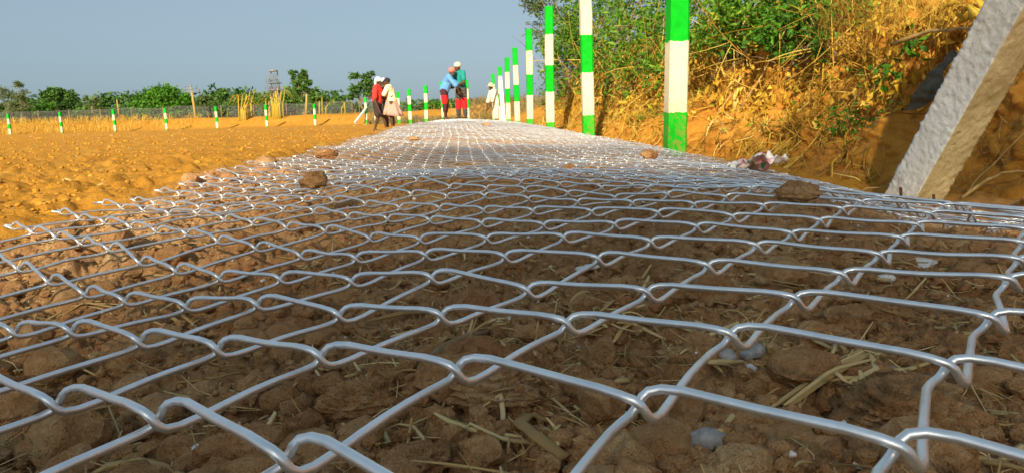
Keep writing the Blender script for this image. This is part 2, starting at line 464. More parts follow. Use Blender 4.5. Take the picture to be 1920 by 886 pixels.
def whitewash_mat():
    m, nt, b = new_mat('whitewash')
    co = coords(nt)
    c = ramp(nt, noise(nt, co, 24, 5, .7), [(.3, (.66, .65, .60)), (.7, (.84, .83, .79))])
    c = mixc(nt, ramp(nt, noise(nt, co, 7, 5, .75, .8), [(.52, (0, 0, 0)), (.70, (.45, .45, .45))]), c, (.50, .46, .38))
    c = mixc(nt, ramp(nt, noise(nt, co, 60, 3, .6), [(.68, (0, 0, 0)), (.72, (.8, .8, .8))]), c, (.30, .26, .19))
    sx = nt.nodes.new('ShaderNodeSeparateXYZ'); nt.links.new(co, sx.inputs[0])
    mr = nt.nodes.new('ShaderNodeMapRange'); nt.links.new(sx.outputs[2], mr.inputs[0])
    mr.inputs[1].default_value = -.05; mr.inputs[2].default_value = .22; mr.inputs[3].default_value = .8; mr.inputs[4].default_value = 0
    c = mixc(nt, math_(nt, 'MULTIPLY', mr.outputs[0], ramp(nt, noise(nt, co, 30, 5, .75), [(.45, (0, 0, 0)), (.6, (1, 1, 1))])), c, (.36, .20, .08))
    nt.links.new(c, b.inputs['Base Color']); b.inputs['Roughness'].default_value = .9
    bump(nt, b, noise(nt, co, 80, 4, .7), .7, .005)
    return m
M['whitewash'] = whitewash_mat()

# ------------------------------------------------------------------ ground sheet
def build_ground():
    r = np.concatenate([[0.0], np.geomspace(.03, .1, 12)[:-1], np.geomspace(.1, 6, 400), np.geomspace(6, 80, 190)[1:], np.geomspace(80, 1200, 24)[1:]])
    thf = np.radians(np.linspace(-50, 50, 760) + 3.0)
    tho = np.radians(np.linspace(56, 307, 90))
    th = np.concatenate([thf, tho])
    r = r[1:]
    X = r[:, None] * np.sin(th)[None]; Y = r[:, None] * np.cos(th)[None]
    Z = np.empty_like(X)
    xf, yf = X.ravel(), Y.ravel()
    z = ground_z(xf, yf)
    far = np.hypot(xf, yf)
    z = np.where(far > 90, z * (1 - smooth(90, 140, far)) + smooth(90, 140, far) * .9, z)
    V = np.stack([xf, yf, z], 1)
    nr, nt_ = X.shape
    i = np.arange(nr - 1)[:, None] * nt_; j = np.arange(nt_)[None]; j2 = (j + 1) % nt_
    q = np.stack([i + j, i + nt_ + j, i + nt_ + j2, i + j2], -1).reshape(-1, 4)[:, ::-1]
    c = len(V)
    V = np.concatenate([V, [[0, 0, float(ground_z(np.array([0.]), np.array([0.]))[0])]]])
    t = np.stack([np.full(nt_, c), np.arange(nt_), (np.arange(nt_) + 1) % nt_], 1)[:, ::-1]
    tint = np.concatenate([zone(xf, yf), [1.0]])
    o = link('ground', npmesh('ground', V, [q, t], M['ground'], True, tint))
    tag(o, 'loose tilled earth of the ochre field and the brown fill', 'ground', kind='structure')
build_ground()

# ------------------------------------------------------------------ earth bank on the right
BP = np.array([(0, -.28), (.06, -.13), (.20, .02), (.40, .20), (.53, .48), (.66, .80), (.90, 1.10), (1.3, 1.36), (2.4, 1.5), (6, 1.6), (30, 1.6)])
BT = np.concatenate([[0], np.cumsum(np.hypot(*np.diff(BP, axis=0).T))]); 
def bank_foot(Y):
    return 1.58 + .16 * np.exp(-((Y - 4.6) / 1.0) ** 2) + .10 * smooth(3.4, 2.6, Y) + .10 * vn(Y * .8, Y * 0, 301) + .04 * vn(Y * 3.1, Y * 0, 302)
def bank_pos(Y, s):
    """s: arc length up the profile"""
    Y = np.asarray(Y, float); s = np.asarray(s, float)
    k = (.86 + .3 * vn(Y * .45, Y * 0, 305)) * (1 - smooth(14.5, 18.5, Y)) 
    x = bank_foot(Y) + np.interp(s, BT, BP[:, 0]) + .5 * smooth(14, 18, Y)
    zz = np.interp(s, BT, BP[:, 1])
    z = np.where(zz > -.1, -.1 + (zz + .1) * k, zz)
    a = smooth(0.05, .4, s) * (1 - .7 * smooth(2, 5, s))
    n = (.16 * fbm(Y * 1.3, s * 1.6, 311, 3) + .10 * fbm(Y * 4, s * 4.5, 321, 4) + .06 * fbm(Y * 13, s * 14, 331, 3) + .035 * fbm(Y * 31, s * 33, 337, 2) * smooth(6, 4, Y) - .07 * np.clip(.16 - np.abs(fbm(Y * 3.5, s * 2.2, 335, 3)), 0, 1)
         + lumps(Y, s, .22, .4, 341) * .35 + lumps(Y, s, .08, .5, 345) * .4) * a
    return np.stack([x - n * .85, Y + 0 * x, z + n * .35], -1)
def build_bank():
    Ys = np.concatenate([np.linspace(-3, 1.3, 30), np.geomspace(1.35, 18.6, 520)])
    ss = np.concatenate([np.linspace(0, 1.7, 150), np.linspace(1.72, 4, 40), np.linspace(4.5, BT[-1], 14)])
    P = bank_pos(np.repeat(Ys, len(ss)), np.tile(ss, len(Ys)))
    n, m = len(Ys), len(ss)
    i = np.arange(n - 1)[:, None] * m; j = np.arange(m - 1)[None]
    q = np.stack([i + j, i + j + 1, i + m + j + 1, i + m + j], -1).reshape(-1, 4)[:, ::-1]
    o = link('bank', npmesh('bank', P, q, M['bank'], True))
    tag(o, 'cut earth bank of orange soil beside the fence row', 'bank', kind='structure')
build_bank()

# ------------------------------------------------------------------ chain link fencing laid on the ground
NET_U0, NET_U1 = -.575, 1.19
AU, PV = .053, .0505           # half wave across, pitch along
NET_R, NET_T, NET_D = .0015, .0043, .0030
U_O, V_O = -.0028, .234
def net_base(U, V):
    return U, V + .11 * (U - U_O) * (1 - .8 * smooth(.8, 2.6, V))
_nu = np.array([U_O + AU * (n[0] + n[1]) for n in NODES]); _nv = np.array([V_O + PV * (n[1] - n[0]) for n in NODES])
_bx, _by = net_base(_nu, _nv)
_anc = np.array([(u, v) for u in (-.7, -.2, .3, .8, 1.3) for v in (1.25, 1.9, 3.0)] + [(-.8, .2), (-.8, .7), (1.1, .2), (1.1, .7), (-.4, -.7), (.5, -.7)])
_ru = np.concatenate([_nu, _anc[:, 0]]); _rv = np.concatenate([_nv, _anc[:, 1]])
_rd = np.concatenate([np.stack([[n[2] for n in NODES] - _bx, [n[3] for n in NODES] - _by], 1), np.zeros((len(_anc), 2))])
_rw = np.linalg.solve(np.sqrt((_ru[:, None] - _ru) ** 2 + (_rv[:, None] - _rv) ** 2 + .0004) + 1e-4 * np.eye(len(_ru)), _rd)
def net_map(U, V, w):
    bx, by = net_base(U, V)
    if V.min() < 3.0:
        D = np.sqrt((U[:, None] - _ru) ** 2 + (V[:, None] - _rv) ** 2 + .0004) @ _rw * (1 - smooth(1.6, 2.6, V))[:, None]
        bx, by = bx + D[:, 0], by + D[:, 1]
    g = .25 + .75 * smooth(.45, .9, V)
    X = bx + g * (.010 * vn(U * 4, V * 4, 501) + .004 * vn(U * 15, V * 15, 502) + .03 * vn(V * .9, U * 0 + 3, 506) * smooth(.6, 1.5, V))
    Y = by + g * (.014 * vn(U * 4 + 9, V * 4, 503) + .005 * vn(U * 16, V * 16, 504))
    z = net_z(X, Y) + (.020 * fbm(X * 3.2, Y * 2.6, 511, 2) * smooth(.6, 1.2, Y) * (1 - .6 * smooth(.3, .6, X)) + g * .010 * vn(X * 11, Y * 11, 512) + g * .004 * vn(X * 27, Y * 27, 513))
    return np.stack([X, Y, z + w], -1)
def net_top(X, Y): return net_z(X, Y) + .004
def picket(k, sides, lod):
    Vc = V_O + PV / 2 + k * PV
    ph = U_O + (AU if k % 2 else 0.0)
    m0 = math.ceil((NET_U0 - ph) / AU); m1 = math.floor((NET_U1 - ph) / AU)
    ms = np.arange(m0, m1 + 1)
    U, V, w = [], [], []
    L = math.hypot(AU, PV)
    for a, m in enumerate(ms):
        ua = ph + m * AU
        va = -(PV / 2 + NET_D) if m % 2 == 0 else (PV / 2 + NET_D)     # even: near apex
        vb = -va
        top = 1.0 if m % 2 else -1.0                                   # far apex to near apex runs on top
        U.append(ua); V.append(va); w.append(0.0)
        if a == len(ms) - 1: break
        if lod == 0:   tt = [(.0016, .42), (.0042, .80), (.009, 1.0), (.016, 1.06), (.36 * L, .98), (.5 * L, .94), (.64 * L, .98), (L - .016, 1.06), (L - .009, 1.0), (L - .0042, .80), (L - .0016, .42)]
        elif lod == 1: tt = [(.0016, .7), (.006, 1.0), (.5 * L, 1.0), (L - .006, 1.0), (L - .0016, .7)]
        elif lod == 2: tt = [(.006, 1.0), (L - .006, 1.0)]
        else: tt = []
        for d, ww in tt:
            t = d / L
            # plan rounding at the bends
            tv = t
            e0, e1 = (.017 / L, .009 / L) if top > 0 else (.009 / L, .017 / L)      # wide bend at the far apex, tight at the near one
            sl = 1 / (1 - e0 / 2 - e1 / 2)
            tv = sl * t * t / (2 * e0) if t < e0 else (1 - sl * (1 - t) ** 2 / (2 * e1) if t > 1 - e1 else sl * (t - e0 / 2))
            U.append(ua + AU * t); V.append(va + (vb - va) * tv); w.append(NET_T * ww * top)
    U, V, w = np.array(U), np.array(V) + Vc, np.array(w)
    P = net_map(U, V, w)
    # cut ends turned over the neighbour
    d0 = np.array([-.008, -.008 + .016 * random.random(), .001]); d1 = np.array([.011, .006 * random.random(), -.004])
    P = np.concatenate([[P[0] + d0], P, [P[-1] + d1]])
    return tube(P, NET_R, sides, up=(0, 0, 1))
net = thing('chain_link_fencing', 'galvanised chain link fencing rolled out flat over the brown soil', 'chain link fencing', (0, 0, 0))
N_NEAR = -10
n_all = 600
far_mb = MB()
for idx in range(n_all):
    k = N_NEAR + idx
    yk = V_O + k * PV
    if yk < .7: sides, lod = 9, 0
    elif yk < 1.5: sides, lod = 6, 0
    elif yk < 3.5: sides, lod = 5, 1
    elif yk < 7.5: sides, lod = 4, 2
    else: sides, lod = 3, 2 if yk < 11 else 3
    V, q = picket(k, sides, lod)
    if idx < 300:
        link('wire', npmesh('wire', V, q, M['wire']), net)
    else:
        far_mb.add(V, q)
o = far_mb.build('wire_mesh', M['wire'], net); o['kind'] = 'stuff'

# ------------------------------------------------------------------ posts
def post_shape(h=1.95, w=.125, seed=0):
    nz = 30
    zs = np.linspace(-.05, h, nz)
    c = .012
    ring = np.array([(-1, -1 + c / w * 2), (-1 + c / w * 2, -1), (1 - c / w * 2, -1), (1, -1 + c / w * 2), (1, 1 - c / w * 2), (1 - c / w * 2, 1), (-1 + c / w * 2, 1), (-1, 1 - c / w * 2)]) * w / 2
    V = []
    for a, z in enumerate(zs):
        tp = 1 - .05 * z / h
        wob = .0016 * (rng.random((8, 2)) - .5) * 2
        V.append(np.column_stack([ring * tp + wob + [.004 * math.sin(z * 2 + seed), .003 * math.cos(z * 3 + seed)], np.full(8, z)]))
    V = np.concatenate(V)
    i = np.arange(nz - 1)[:, None] * 8; j = np.arange(8)[None]
    q = np.stack([i + j, i + (j + 1) % 8, i + 8 + (j + 1) % 8, i + 8 + j], -1).reshape(-1, 4)
    top = np.array([[(nz - 1) * 8 + k for k in range(8)]])
    return npmesh('fence_post', V, [q, top], M['post'], False)
post_meshes = [post_shape(seed=s * 1.7) for s in range(4)]
GR = 'green and white fence posts of the right row'
row = [(1.5, 'nearest and widest green and white fence post, its top cut off by the frame'),
       (2.5, 'second nearest green and white fence post, white at the top of the frame'),
       (3.5, 'nearest banded fence post whose green top is in view, before the leafy bush'),
       (4.5, 'banded fence post fourth from the right, just left of the leafy bush'),
       (5.5, 'banded fence post fifth from the right in the near row'),
       (6.5, 'banded fence post sixth from the right, next to the strutted post'),
       (7.5, 'green and white fence post propped by a slim white strut in the right row'),
       (8.9, 'farthest green and white post of the right row, behind the man in cream clothes')]
for i, (n, lab) in enumerate(row):
    o = link('fence_post', post_meshes[i % 4])
    z = -.10 if n < 3 else (-.04 if n < 5 else -.02)
    o.location = (1.41 + .01 * math.sin(n * 5), 3 * n, z - .0)
    if n > 3: o.location[2] = 1.79 - 1.95 + (.03 * math.sin(n * 3))
    o.rotation_euler = (R(.4 * math.sin(n * 7)), R(.5 * math.cos(n * 4)), R(2 * math.sin(n * 9)))
    tag(o, lab, 'fence post', GR)
GL = 'small green and white posts across the far side of the field'
left = [(20, 214, 253, 61.9, 'small banded post at the left edge of the field, first from the left'),
        (117, 210, 249, 61.6, 'small banded post second from the left, below the palm and in dry grass'),
        (217, 206, 247, 59.5, 'small banded post third from the left, beside a thin leaning stake'),
        (313, 203, 244, 58.5, 'small banded post fourth from the left, below the big round tree'),
        (408, 200, 241, 57.9, 'small banded post fifth from the left, just left of the yellowing plants'),
        (501, 197, 238, 57.5, 'small banded post sixth from the left, in front of the yellowing banana plants'),
        (592, 195, 235, 57.5, 'small banded post seventh from the left, alone in front of the dark bushy tree'),
        (687, 183, 226, 54.4, 'banded corner post with a white strut below the lone tree, left of the red shirt'),
        (705, 180, 226, 49.5, 'banded post mostly hidden behind the man in red'),
        (748, 172, 226, 43.3, 'banded post right beside the skirted worker'),
        (770, 167, 226, 39.6, 'banded post in the open between the two groups, nearer the skirted worker'),
        (800, 161, 225, 36.4, 'banded post in the open between the two groups, nearer the man in blue'),
        (832, 154, 222, 34.2, 'banded post right behind the back of the man in blue'),
        (876, 150, 220, 31.5, 'banded post partly hidden behind the man in teal')]
for i, (px, yt, yb, Y, lab) in enumerate(left):
    p = at(px, yb, Y)
    pt = at(px, yt, Y)
    o = link('fence_post', post_meshes[i % 4])
    o.location = (p[0], Y, pt[2] - 1.95)
    o.rotation_euler = (0, R(.6 * math.sin(i * 3)), R(8 * math.sin(i * 5)))
    o.scale = (1.5, 1.5, 1.0)
    tag(o, lab, 'fence post', GL)

def strut(p0, p1, w, name, label, mats, rough=.004, nz=60, roll=0.0):
    """square concrete brace from p0 (foot) to p1 (head); slot 1 is the bare underside"""
    p0, p1 = np.array(p0, float), np.array(p1, float)
    d = p1 - p0; L = np.linalg.norm(d); d /= L
    side = np.cross(d, [0, 0, 1.0]); side /= np.linalg.norm(side)
    up = np.cross(side, d)
    side, up = side * math.cos(roll) + up * math.sin(roll), up * math.cos(roll) - side * math.sin(roll)
    m = 16                                   # points per face edge
    ring = []
    for a, b in [((-1, -1), (1, -1)), ((1, -1), (1, 1)), ((1, 1), (-1, 1)), ((-1, 1), (-1, -1))]:
        for t in np.arange(m) / m: ring.append((a[0] + (b[0] - a[0]) * t, a[1] + (b[1] - a[1]) * t))
    ring = np.array(ring)
    nn = len(ring)
    V = []
    for a in np.linspace(0, 1, nz):
        q = ring * w / 2
        co = np.concatenate([ring * 3, np.full((nn, 1), a * L / w * 5)], 1)
        e = rough * (.35 * noise3(co * .8, 71) + .9 * noise3(co * 4, 75) + .7 * noise3(co * 9, 77)) * 2
        q = q * (1 + e[:, None] / (w / 2) * .7)
        V.append(p0 + d * a * L + q[:, :1] * side + q[:, 1:] * up)
    V = np.concatenate(V)
    i = np.arange(nz - 1)[:, None] * nn; j = np.arange(nn)[None]
    q = np.stack([i + j, i + (j + 1) % nn, i + nn + (j + 1) % nn, i + nn + j], -1).reshape(-1, 4)
    mi = np.tile((np.arange(nn) < m).astype(int), nz - 1)
    cap = np.array([[(nz - 1) * nn + k for k in range(nn)]])
    me = npmesh(name, V - p0, [q, cap], mats, True, mat_idx=np.concatenate([mi, [0]]))
    o = link(name, me); o.location = p0
    return tag(o, label, 'strut')

# ------------------------------------------------------------------ big leaning strut
def bare_mat():
    m, nt, b = new_mat('bare rough concrete')
    co = coords(nt)
    mp = nt.nodes.new('ShaderNodeMapping'); mp.inputs['Scale'].default_value = (1, 1, .6)
    nt.links.new(co, mp.inputs[0])
    n1, n2 = noise(nt, mp.outputs[0], 9, 6, .7), noise(nt, mp.outputs[0], 42, 5, .7)
    c = ramp(nt, n1, [(.32, (.34, .28, .15)), (.5, (.52, .44, .23)), (.66, (.70, .62, .38))])
    pit = ramp(nt, noise(nt, mp.outputs[0], 17, 3, .6, .8), [(.66, (0, 0, 0)), (.70, (1, 1, 1))])
    c = mixc(nt, pit, c, (.10, .07, .04))
    nt.links.new(c, b.inputs['Base Color'])
    b.inputs['Roughness'].default_value = .9
    h = math_(nt, 'SUBTRACT', math_(nt, 'ADD', n1, math_(nt, 'MULTIPLY', n2, .5)), math_(nt, 'MULTIPLY', pit, .6))
    bump(nt, b, h, .9, .012)
    return m
M['bare'] = bare_mat()
STRUT0 = at(1700, 392, 2.08); STRUT1 = at(1930, -20, 1.72); ROLL_S = R(-3)
dst = STRUT1 - STRUT0
strut(STRUT0 - dst * .12, STRUT0 + dst * 2.4, .110, 'leaning_strut', 'thick whitewashed concrete strut leaning at the right edge, bare rough underside', [M['whitewash'], M['bare']], rough=.0035, nz=260, roll=ROLL_S)
p = at(690, 226, 54.4)
strut(at(665, 231, 53.0), at(686, 204, 54.3), .12, 'leaning_strut', 'white strut propping the corner post below the lone tree', [M['whitewash'], M['whitewash']], nz=8)
strut((1.41, 21.2, .0), (1.41, 22.38, 1.45), .11, 'leaning_strut', 'slim white strut propping a post in the right row', [M['whitewash'], M['whitewash']], nz=8)
for (px, py, L, lab) in [(1690, 386, .05, 'rusty iron pin upright in front of the white face of the strut'), (1752, 392, .04, 'rusty iron pin in front of the bare face of the strut')]:
    p = at(px, py, 1.78)
    mb = MB(); mb.tube([(0, 0, -.12), (0, 0, 0), (-.004, .002, L)], [.004, .004, .0036], 6)
    o = mb.build('iron_pin', M['rust']); o.location = p; tag(o, lab, 'iron pin')
# ------------------------------------------------------------------ litter on the soil
def ribbons(P0, ang, pitch, L, wid, curl, nseg=4, thick=.35, lift=None):
    """many flat curved straws; returns V, quads, tint index"""
    n = len(P0)
    t = np.linspace(-.5, .5, nseg + 1)
    d = np.stack([np.cos(ang) * np.cos(pitch), np.sin(ang) * np.cos(pitch), np.sin(pitch)], -1)
    sd_ = np.stack([-np.sin(ang), np.cos(ang), 0 * ang], -1)
    up = np.cross(d, sd_)
    roll = rng.uniform(-.9, .9, n)
    a = sd_ * np.cos(roll)[:, None] + up * np.sin(roll)[:, None]
    b = up * np.cos(roll)[:, None] - sd_ * np.sin(roll)[:, None]
    C = P0[:, None] + d[:, None] * (t[None, :, None] * L[:, None, None]) + (sd_ * curl[:, :1] + up * curl[:, 1:])[:, None] * ((t ** 2 - .08)[None, :, None] * L[:, None, None])
    wv = wid[:, None] * (1 - .45 * np.abs(t * 2) ** 3)[None]
    ring = [(1, 0), (0, thick), (-1, 0), (0, -thick)]
    V = np.stack([C + a[:, None] * (wv * x / 2)[..., None] + b[:, None] * (wv * y / 2)[..., None] for x, y in ring], 2)   # n, seg, 4, 3
    m = nseg + 1
    base = np.arange(n)[:, None, None] * (m * 4) + np.arange(nseg)[None, :, None] * 4
    j = np.arange(4)[None, None]
    q = np.stack([base + j, base + (j + 1) % 4, base + 4 + (j + 1) % 4, base + 4 + j], -1).reshape(-1, 4)
    return V.reshape(-1, 3), q, m * 4
def scatter_view(n, ymin, ymax, power=1.0, xlim=(-.62, 1.25)):
    """random places on the fill, thinning out with distance"""
    Y = np.exp(rng.uniform(math.log(ymin), math.log(ymax), n * 3)) ** power
    X = rng.uniform(-1.15, 1.15, n * 3) * (Y * .85 + .08)
    ok = (X > xlim[0]) & (X < xlim[1])
    return X[ok][:n], Y[ok][:n]
def add_straw():
    X, Y = scatter_view(30000, .1, 3.6)
    dens = fbm(X * 7, Y * 7, 601, 3)
    k = dens > rng.uniform(-.35, .45, len(X)); X, Y = X[k], Y[k]
    n = len(X)
    sc = .6 + .9 * rng.random(n) ** 2
    L = (.008 + .045 * rng.random(n) ** 2.0) * (1 + .25 * Y)
    wid = (.0006 + .0028 * rng.random(n) ** 3.2) * (1 + .35 * Y)
    z = ground_z(X, Y) + .0012
    V, q, per = ribbons(np.stack([X, Y, z], 1), rng.uniform(0, 6.3, n), rng.normal(0, .22, n), L, wid, rng.normal(0, .5, (n, 2)))
    o = link('straw_litter', npmesh('straw_litter', V, q, M['straw'], True, np.repeat(np.clip(rng.normal(.68, .27, n), 0, 1), per)))
    tag(o, 'bits of dry straw and fibre lying over the brown soil', 'straw', kind='stuff')
add_straw()
def crumbs(name, label, n, smin, smax, ymin, ymax, sub, mat, sink=.35, xl=(-.62, 1.25), pw=2.2):
    X, Y = scatter_view(n, ymin, ymax, xlim=xl)
    n = len(X)
    V0, f0 = ICO[sub]
    kinds = []
    for s in range(12):
        d = 1 + .42 * noise3(V0 * 1.3 + s * 7.7, s) + .28 * noise3(V0 * 3.1 + s * 3.3, s + 40) + .16 * noise3(V0 * 7.3 + s, s + 80)
        kinds.append(V0 * d[:, None] * np.array([1, .75 + .3 * random.random(), .6 + .3 * random.random()]))
    kinds = np.array(kinds)
    size = (smin + (smax - smin) * rng.random(n) ** pw) * (1 + .5 * np.clip(Y - .5, 0, 2))
    kk = rng.integers(0, 12, n)
    a = rng.uniform(0, 6.3, n); c, s = np.cos(a), np.sin(a)
    W = kinds[kk] * size[:, None, None]
    V = np.stack([W[..., 0] * c[:, None] - W[..., 1] * s[:, None] + X[:, None], W[..., 0] * s[:, None] + W[..., 1] * c[:, None] + Y[:, None],
                  W[..., 2] + (ground_z(X, Y) + size * (1 - 2 * sink) * .7)[:, None]], -1)
    F = f0[None] + (np.arange(n) * len(V0))[:, None, None]
    o = link(name, npmesh(name, V.reshape(-1, 3), F.reshape(-1, 3), mat, False))
    return tag(o, label, 'soil', kind='stuff')
crumbs('soil_crumbs', 'small crumbs of broken brown soil under the fencing', 30000, .0010, .0060, .1, 1.8, 1, M['clod'])
crumbs('soil_lumps', 'rough lumps of brown soil between the wires', 900, .006, .018, .14, 2.6, 2, M['clod'], .3)
crumbs('pale_grit', 'tiny pale grit scattered on the brown soil', 480, .0008, .0030, .1, 1.4, 1, M['lime'], .2)

def field_lumps():
    n = 9000
    Y = np.exp(rng.uniform(math.log(.9), math.log(26), n)); X = -.72 - rng.random(n) * (.12 + Y * .75)
    V0, f0 = ICO[1]
    size = (.002 + .010 * rng.random(n) ** 4) * (.45 + .35 * Y ** .7)
    d = 1 + .3 * noise3(V0 * 1.7, 5)
    a = rng.uniform(0, 6.3, n); c, s_ = np.cos(a), np.sin(a)
    W = (V0 * d[:, None] * np.array([1, .8, .6]))[None] * size[:, None, None] * (1 + .25 * rng.standard_normal((n, 1, 3)))
    V = np.stack([W[..., 0] * c[:, None] - W[..., 1] * s_[:, None] + X[:, None], W[..., 0] * s_[:, None] + W[..., 1] * c[:, None] + Y[:, None], W[..., 2] + (ground_z(X, Y) + size * .15)[:, None]], -1)
    F = f0[None] + (np.arange(n) * len(V0))[:, None, None]
    o = link('field_lumps', npmesh('field_lumps', V.reshape(-1, 3), F.reshape(-1, 3), M['field_clod'], True))
    tag(o, 'small lumps of dry earth over the ochre field', 'soil', kind='stuff')
M['field_clod'] = soil_mat('field clod', OCHRE, s=(6, 40, 200))
field_lumps()
def field_litter():
    n = 1500
    Y = np.exp(rng.uniform(math.log(.9), math.log(45), n)); X = -.75 - rng.random(n) * (.15 + Y * .75)
    L = (.008 + .03 * rng.random(n) ** 2) * (.6 + .3 * Y ** .8)
    V, q, per = ribbons(np.stack([X, Y, ground_z(X, Y) + .002 + L * .04], 1), rng.uniform(0, 6.3, n), rng.normal(0, .25, n), L, L * rng.uniform(.05, .22, n), rng.normal(0, .5, (n, 2)), 3)
    o = link('field_litter', npmesh('field_litter', V, q, M['straw'], True, np.repeat(np.clip(rng.normal(.55, .3, n), 0, 1), per)))
    tag(o, 'bits of straw and dead leaf over the ochre field', 'straw', kind='stuff')
field_litter()
def clod(px, py, r, label, surf=ground_z, sub=4, squash=(1, .8, .65), seed=0, mat='clod', name='soil_clod', cat='soil clod', amp=.34, sink=.25, freq=1.3):
    p = hit(px, py, surf)
    r = r * float(np.linalg.norm(p - CAM)) / F_PX
    mb = MB(); V, f = ICO[sub]
    d = 1 + amp * noise3(V * freq + seed * 3.1, seed) * 1.5 + amp * .5 * noise3(V * freq * 2.6 + seed, seed + 7) + amp * .42 * noise3(V * freq * 6, seed + 3) + amp * .3 * noise3(V * freq * 13, seed + 4)
    mb.add(V * d[:, None] * r * np.array(squash), tris=f)
    o = mb.build(name, M[mat])
    o.location = (p[0], p[1], p[2] + r * squash[2] * (1 - 2 * sink))
    o.rotation_euler = (0, 0, seed * 1.3)
    return tag(o, label, cat)
CL = [(590, 345, 28, 'big brown soil clod lying on the fencing left of centre', net_top, (1, .8, .62), 11),
      (612, 295, 19, 'dark soil clod on the fencing, behind the bigger clod left of centre', net_top, (1.1, .8, .55), 12),
      (1218, 297, 17, 'pointed brown clod on the fencing beside the foot of the widest post', net_top, (1, .8, .6), 13),
      (1495, 372, 27, 'flat brown clod on the fencing left of the leaning strut', net_top, (1.25, .9, .7), 14),
      (776, 262, 8, 'small orange clod on the far fencing, right of the workers in red and cream', net_top, (1.2, .8, .4), 15),
      (912, 236, 9, 'small orange clod on the far fencing in front of the posts', net_top, (1.2, .8, .4), 16),
      (690, 770, 58, 'large smooth brown clod under the wires at the bottom, left of centre', ground_z, (1.25, .9, .6), 17),
      (560, 790, 43, 'reddish brown clod under the wires, left of the large smooth clod', ground_z, (1.2, .8, .7), 18),
      (900, 740, 74, 'crumbling broad clod under the wires at the bottom centre', ground_z, (1.5, 1, .5), 19),
      (1700, 810, 86, 'large clod at the bottom right under the nearest wires', ground_z, (1.3, 1, .6), 20),
      (1330, 570, 47, 'round clod on the right, in a group with the smaller clods', ground_z, (1, .9, .8), 21),
      (1590, 620, 43, 'brown clod above the straw bundle on the right', ground_z, (1.2, .9, .7), 22),
      (1290, 800, 33, 'orange brown clod just behind the white lime lump on the right', ground_z, (1, .9, .7), 23),
      (1560, 560, 39, 'reddish clod in the group on the right, farther than the round one', ground_z, (1.2, .9, .7), 24),
      (100, 440, 28, 'dark clod at the left edge of the fencing beside the field', ground_z, (1.4, .9, .5), 25),
      (260, 700, 43, 'pale brown clod under the wires on the left', ground_z, (1.3, 1, .6), 26),
      (780, 880, 47, 'clod at the very bottom edge left of the bent reed', ground_z, (1.2, 1, .6), 27)]
for (px, py, r, lab, sf, sq, sd_) in CL:
    clod(px, py, r, lab, sf, 5 if r > 50 else 4, sq, sd_)
for (px, py, r, lab, mt, sq, sd_) in [(1297, 800, 18, 'white lime lump on the soil right of centre', 'lime', (.8, .7, 1), 31), (370, 866, 22, 'white lime lump at the bottom left of the soil', 'lime', (1, .8, .7), 32),
        (792, 846, 12, 'larger of the white lime lumps left of the bent reed', 'lime', (1, .8, .8), 33), (790, 862, 11, 'smaller of the white lime lumps left of the bent reed', 'lime', (1.2, .8, .6), 34),
        (1482, 679, 22, 'flat white lime lump on the soil above the straw bundle', 'lime', (1.5, .8, .4), 35), (1330, 842, 31, 'grey stone chip at the bottom right of centre', 'stone', (1.2, .8, .6), 36),
        (1408, 672, 26, 'larger grey stone chip under the wire crossing on the right', 'stone', (1.5, .8, .5), 37), (1362, 680, 18, 'smaller grey stone chip beside the larger one on the right', 'stone', (1, .9, .7), 38),
        (1080, 660, 8, 'little white pebble on the soil near the centre', 'lime', (1, .8, .8), 39), (1410, 696, 11, 'whitish pebble in front of the two grey stone chips', 'lime', (1.2, .8, .6), 40),
        (1660, 710, 23, 'pale lilac grey pebble right of the straw bundle', 'stone', (1.6, .8, .5), 41), (1730, 505, 27, 'flat white flake on a clod far right', 'lime', (1.8, .9, .3), 42),
        (1660, 530, 14, 'small white flake on the soil on the right', 'lime', (1.2, .9, .5), 43), (1100, 505, 21, 'whitish crumpled scrap under the wires right of centre', 'lime', (1.4, 1, .2), 44)]:
    nm = 'lime_lump' if mt == 'lime' else 'stone_chip'
    clod(px, py, r, lab, ground_z, 2, sq, sd_, mt, nm, 'lime lump' if mt == 'lime' else 'stone', .3, -.05, 1.1)

def stalk(name, label, cat, px, rad, mat, lift=.002, sides=7, flat=.7, tint=None, bend=(), surf=ground_z):
    """a stalk laid through the given picture points on the ground; third value lifts a point"""
    P = []
    for q in px:
        p = hit(q[0], q[1], surf); p[2] += lift + (q[2] if len(q) > 2 else 0); P.append(p)
    P = np.array(P)
    t = np.linspace(0, 1, len(P)); tt = np.linspace(0, 1, max(8, len(P) * 3))
    Q = np.stack([np.interp(tt, t, P[:, c]) for c in range(3)], 1)
    base = Q[0].copy()
    mb = MB(); rr = np.interp(tt, np.linspace(0, 1, len(rad)), rad)
    mb.tube(Q - base, rr * (1 + .12 * rng.standard_normal(len(tt))), sides, flat)
    V = np.concatenate(mb.v)
    o = mb.build(name, M[mat], tint=np.full(len(V), .6 if tint is None else tint)); o.location = base
    return tag(o, label, cat)
stalk('stick', 'brown weathered stick lying under the wires at the centre', 'stick', [(797, 715, .006), (835, 675, .005), (880, 645, .004), (915, 632, .002)], [.0038, .0036, .0026, .0016], 'stick', sides=9, flat=.9)
stalk('reed', 'broad bent reed strip at the bottom centre', 'reed', [(1062, 884, .004), (1010, 845, .004), (975, 820, .005), (992, 795, .003), (1030, 806, .003)], [.003, .0032, .0032, .0028, .0022], 'straw', flat=.3, tint=.3)
stalk('straw_stalk', 'yellow straw bent at a right angle at the bottom centre', 'straw stalk', [(885, 798, .003), (915, 785, .006), (940, 776, .008), (944, 795, .004), (943, 828, .001)], [.0012, .0013, .0014, .0012, .001], 'straw', flat=.4, tint=.95)
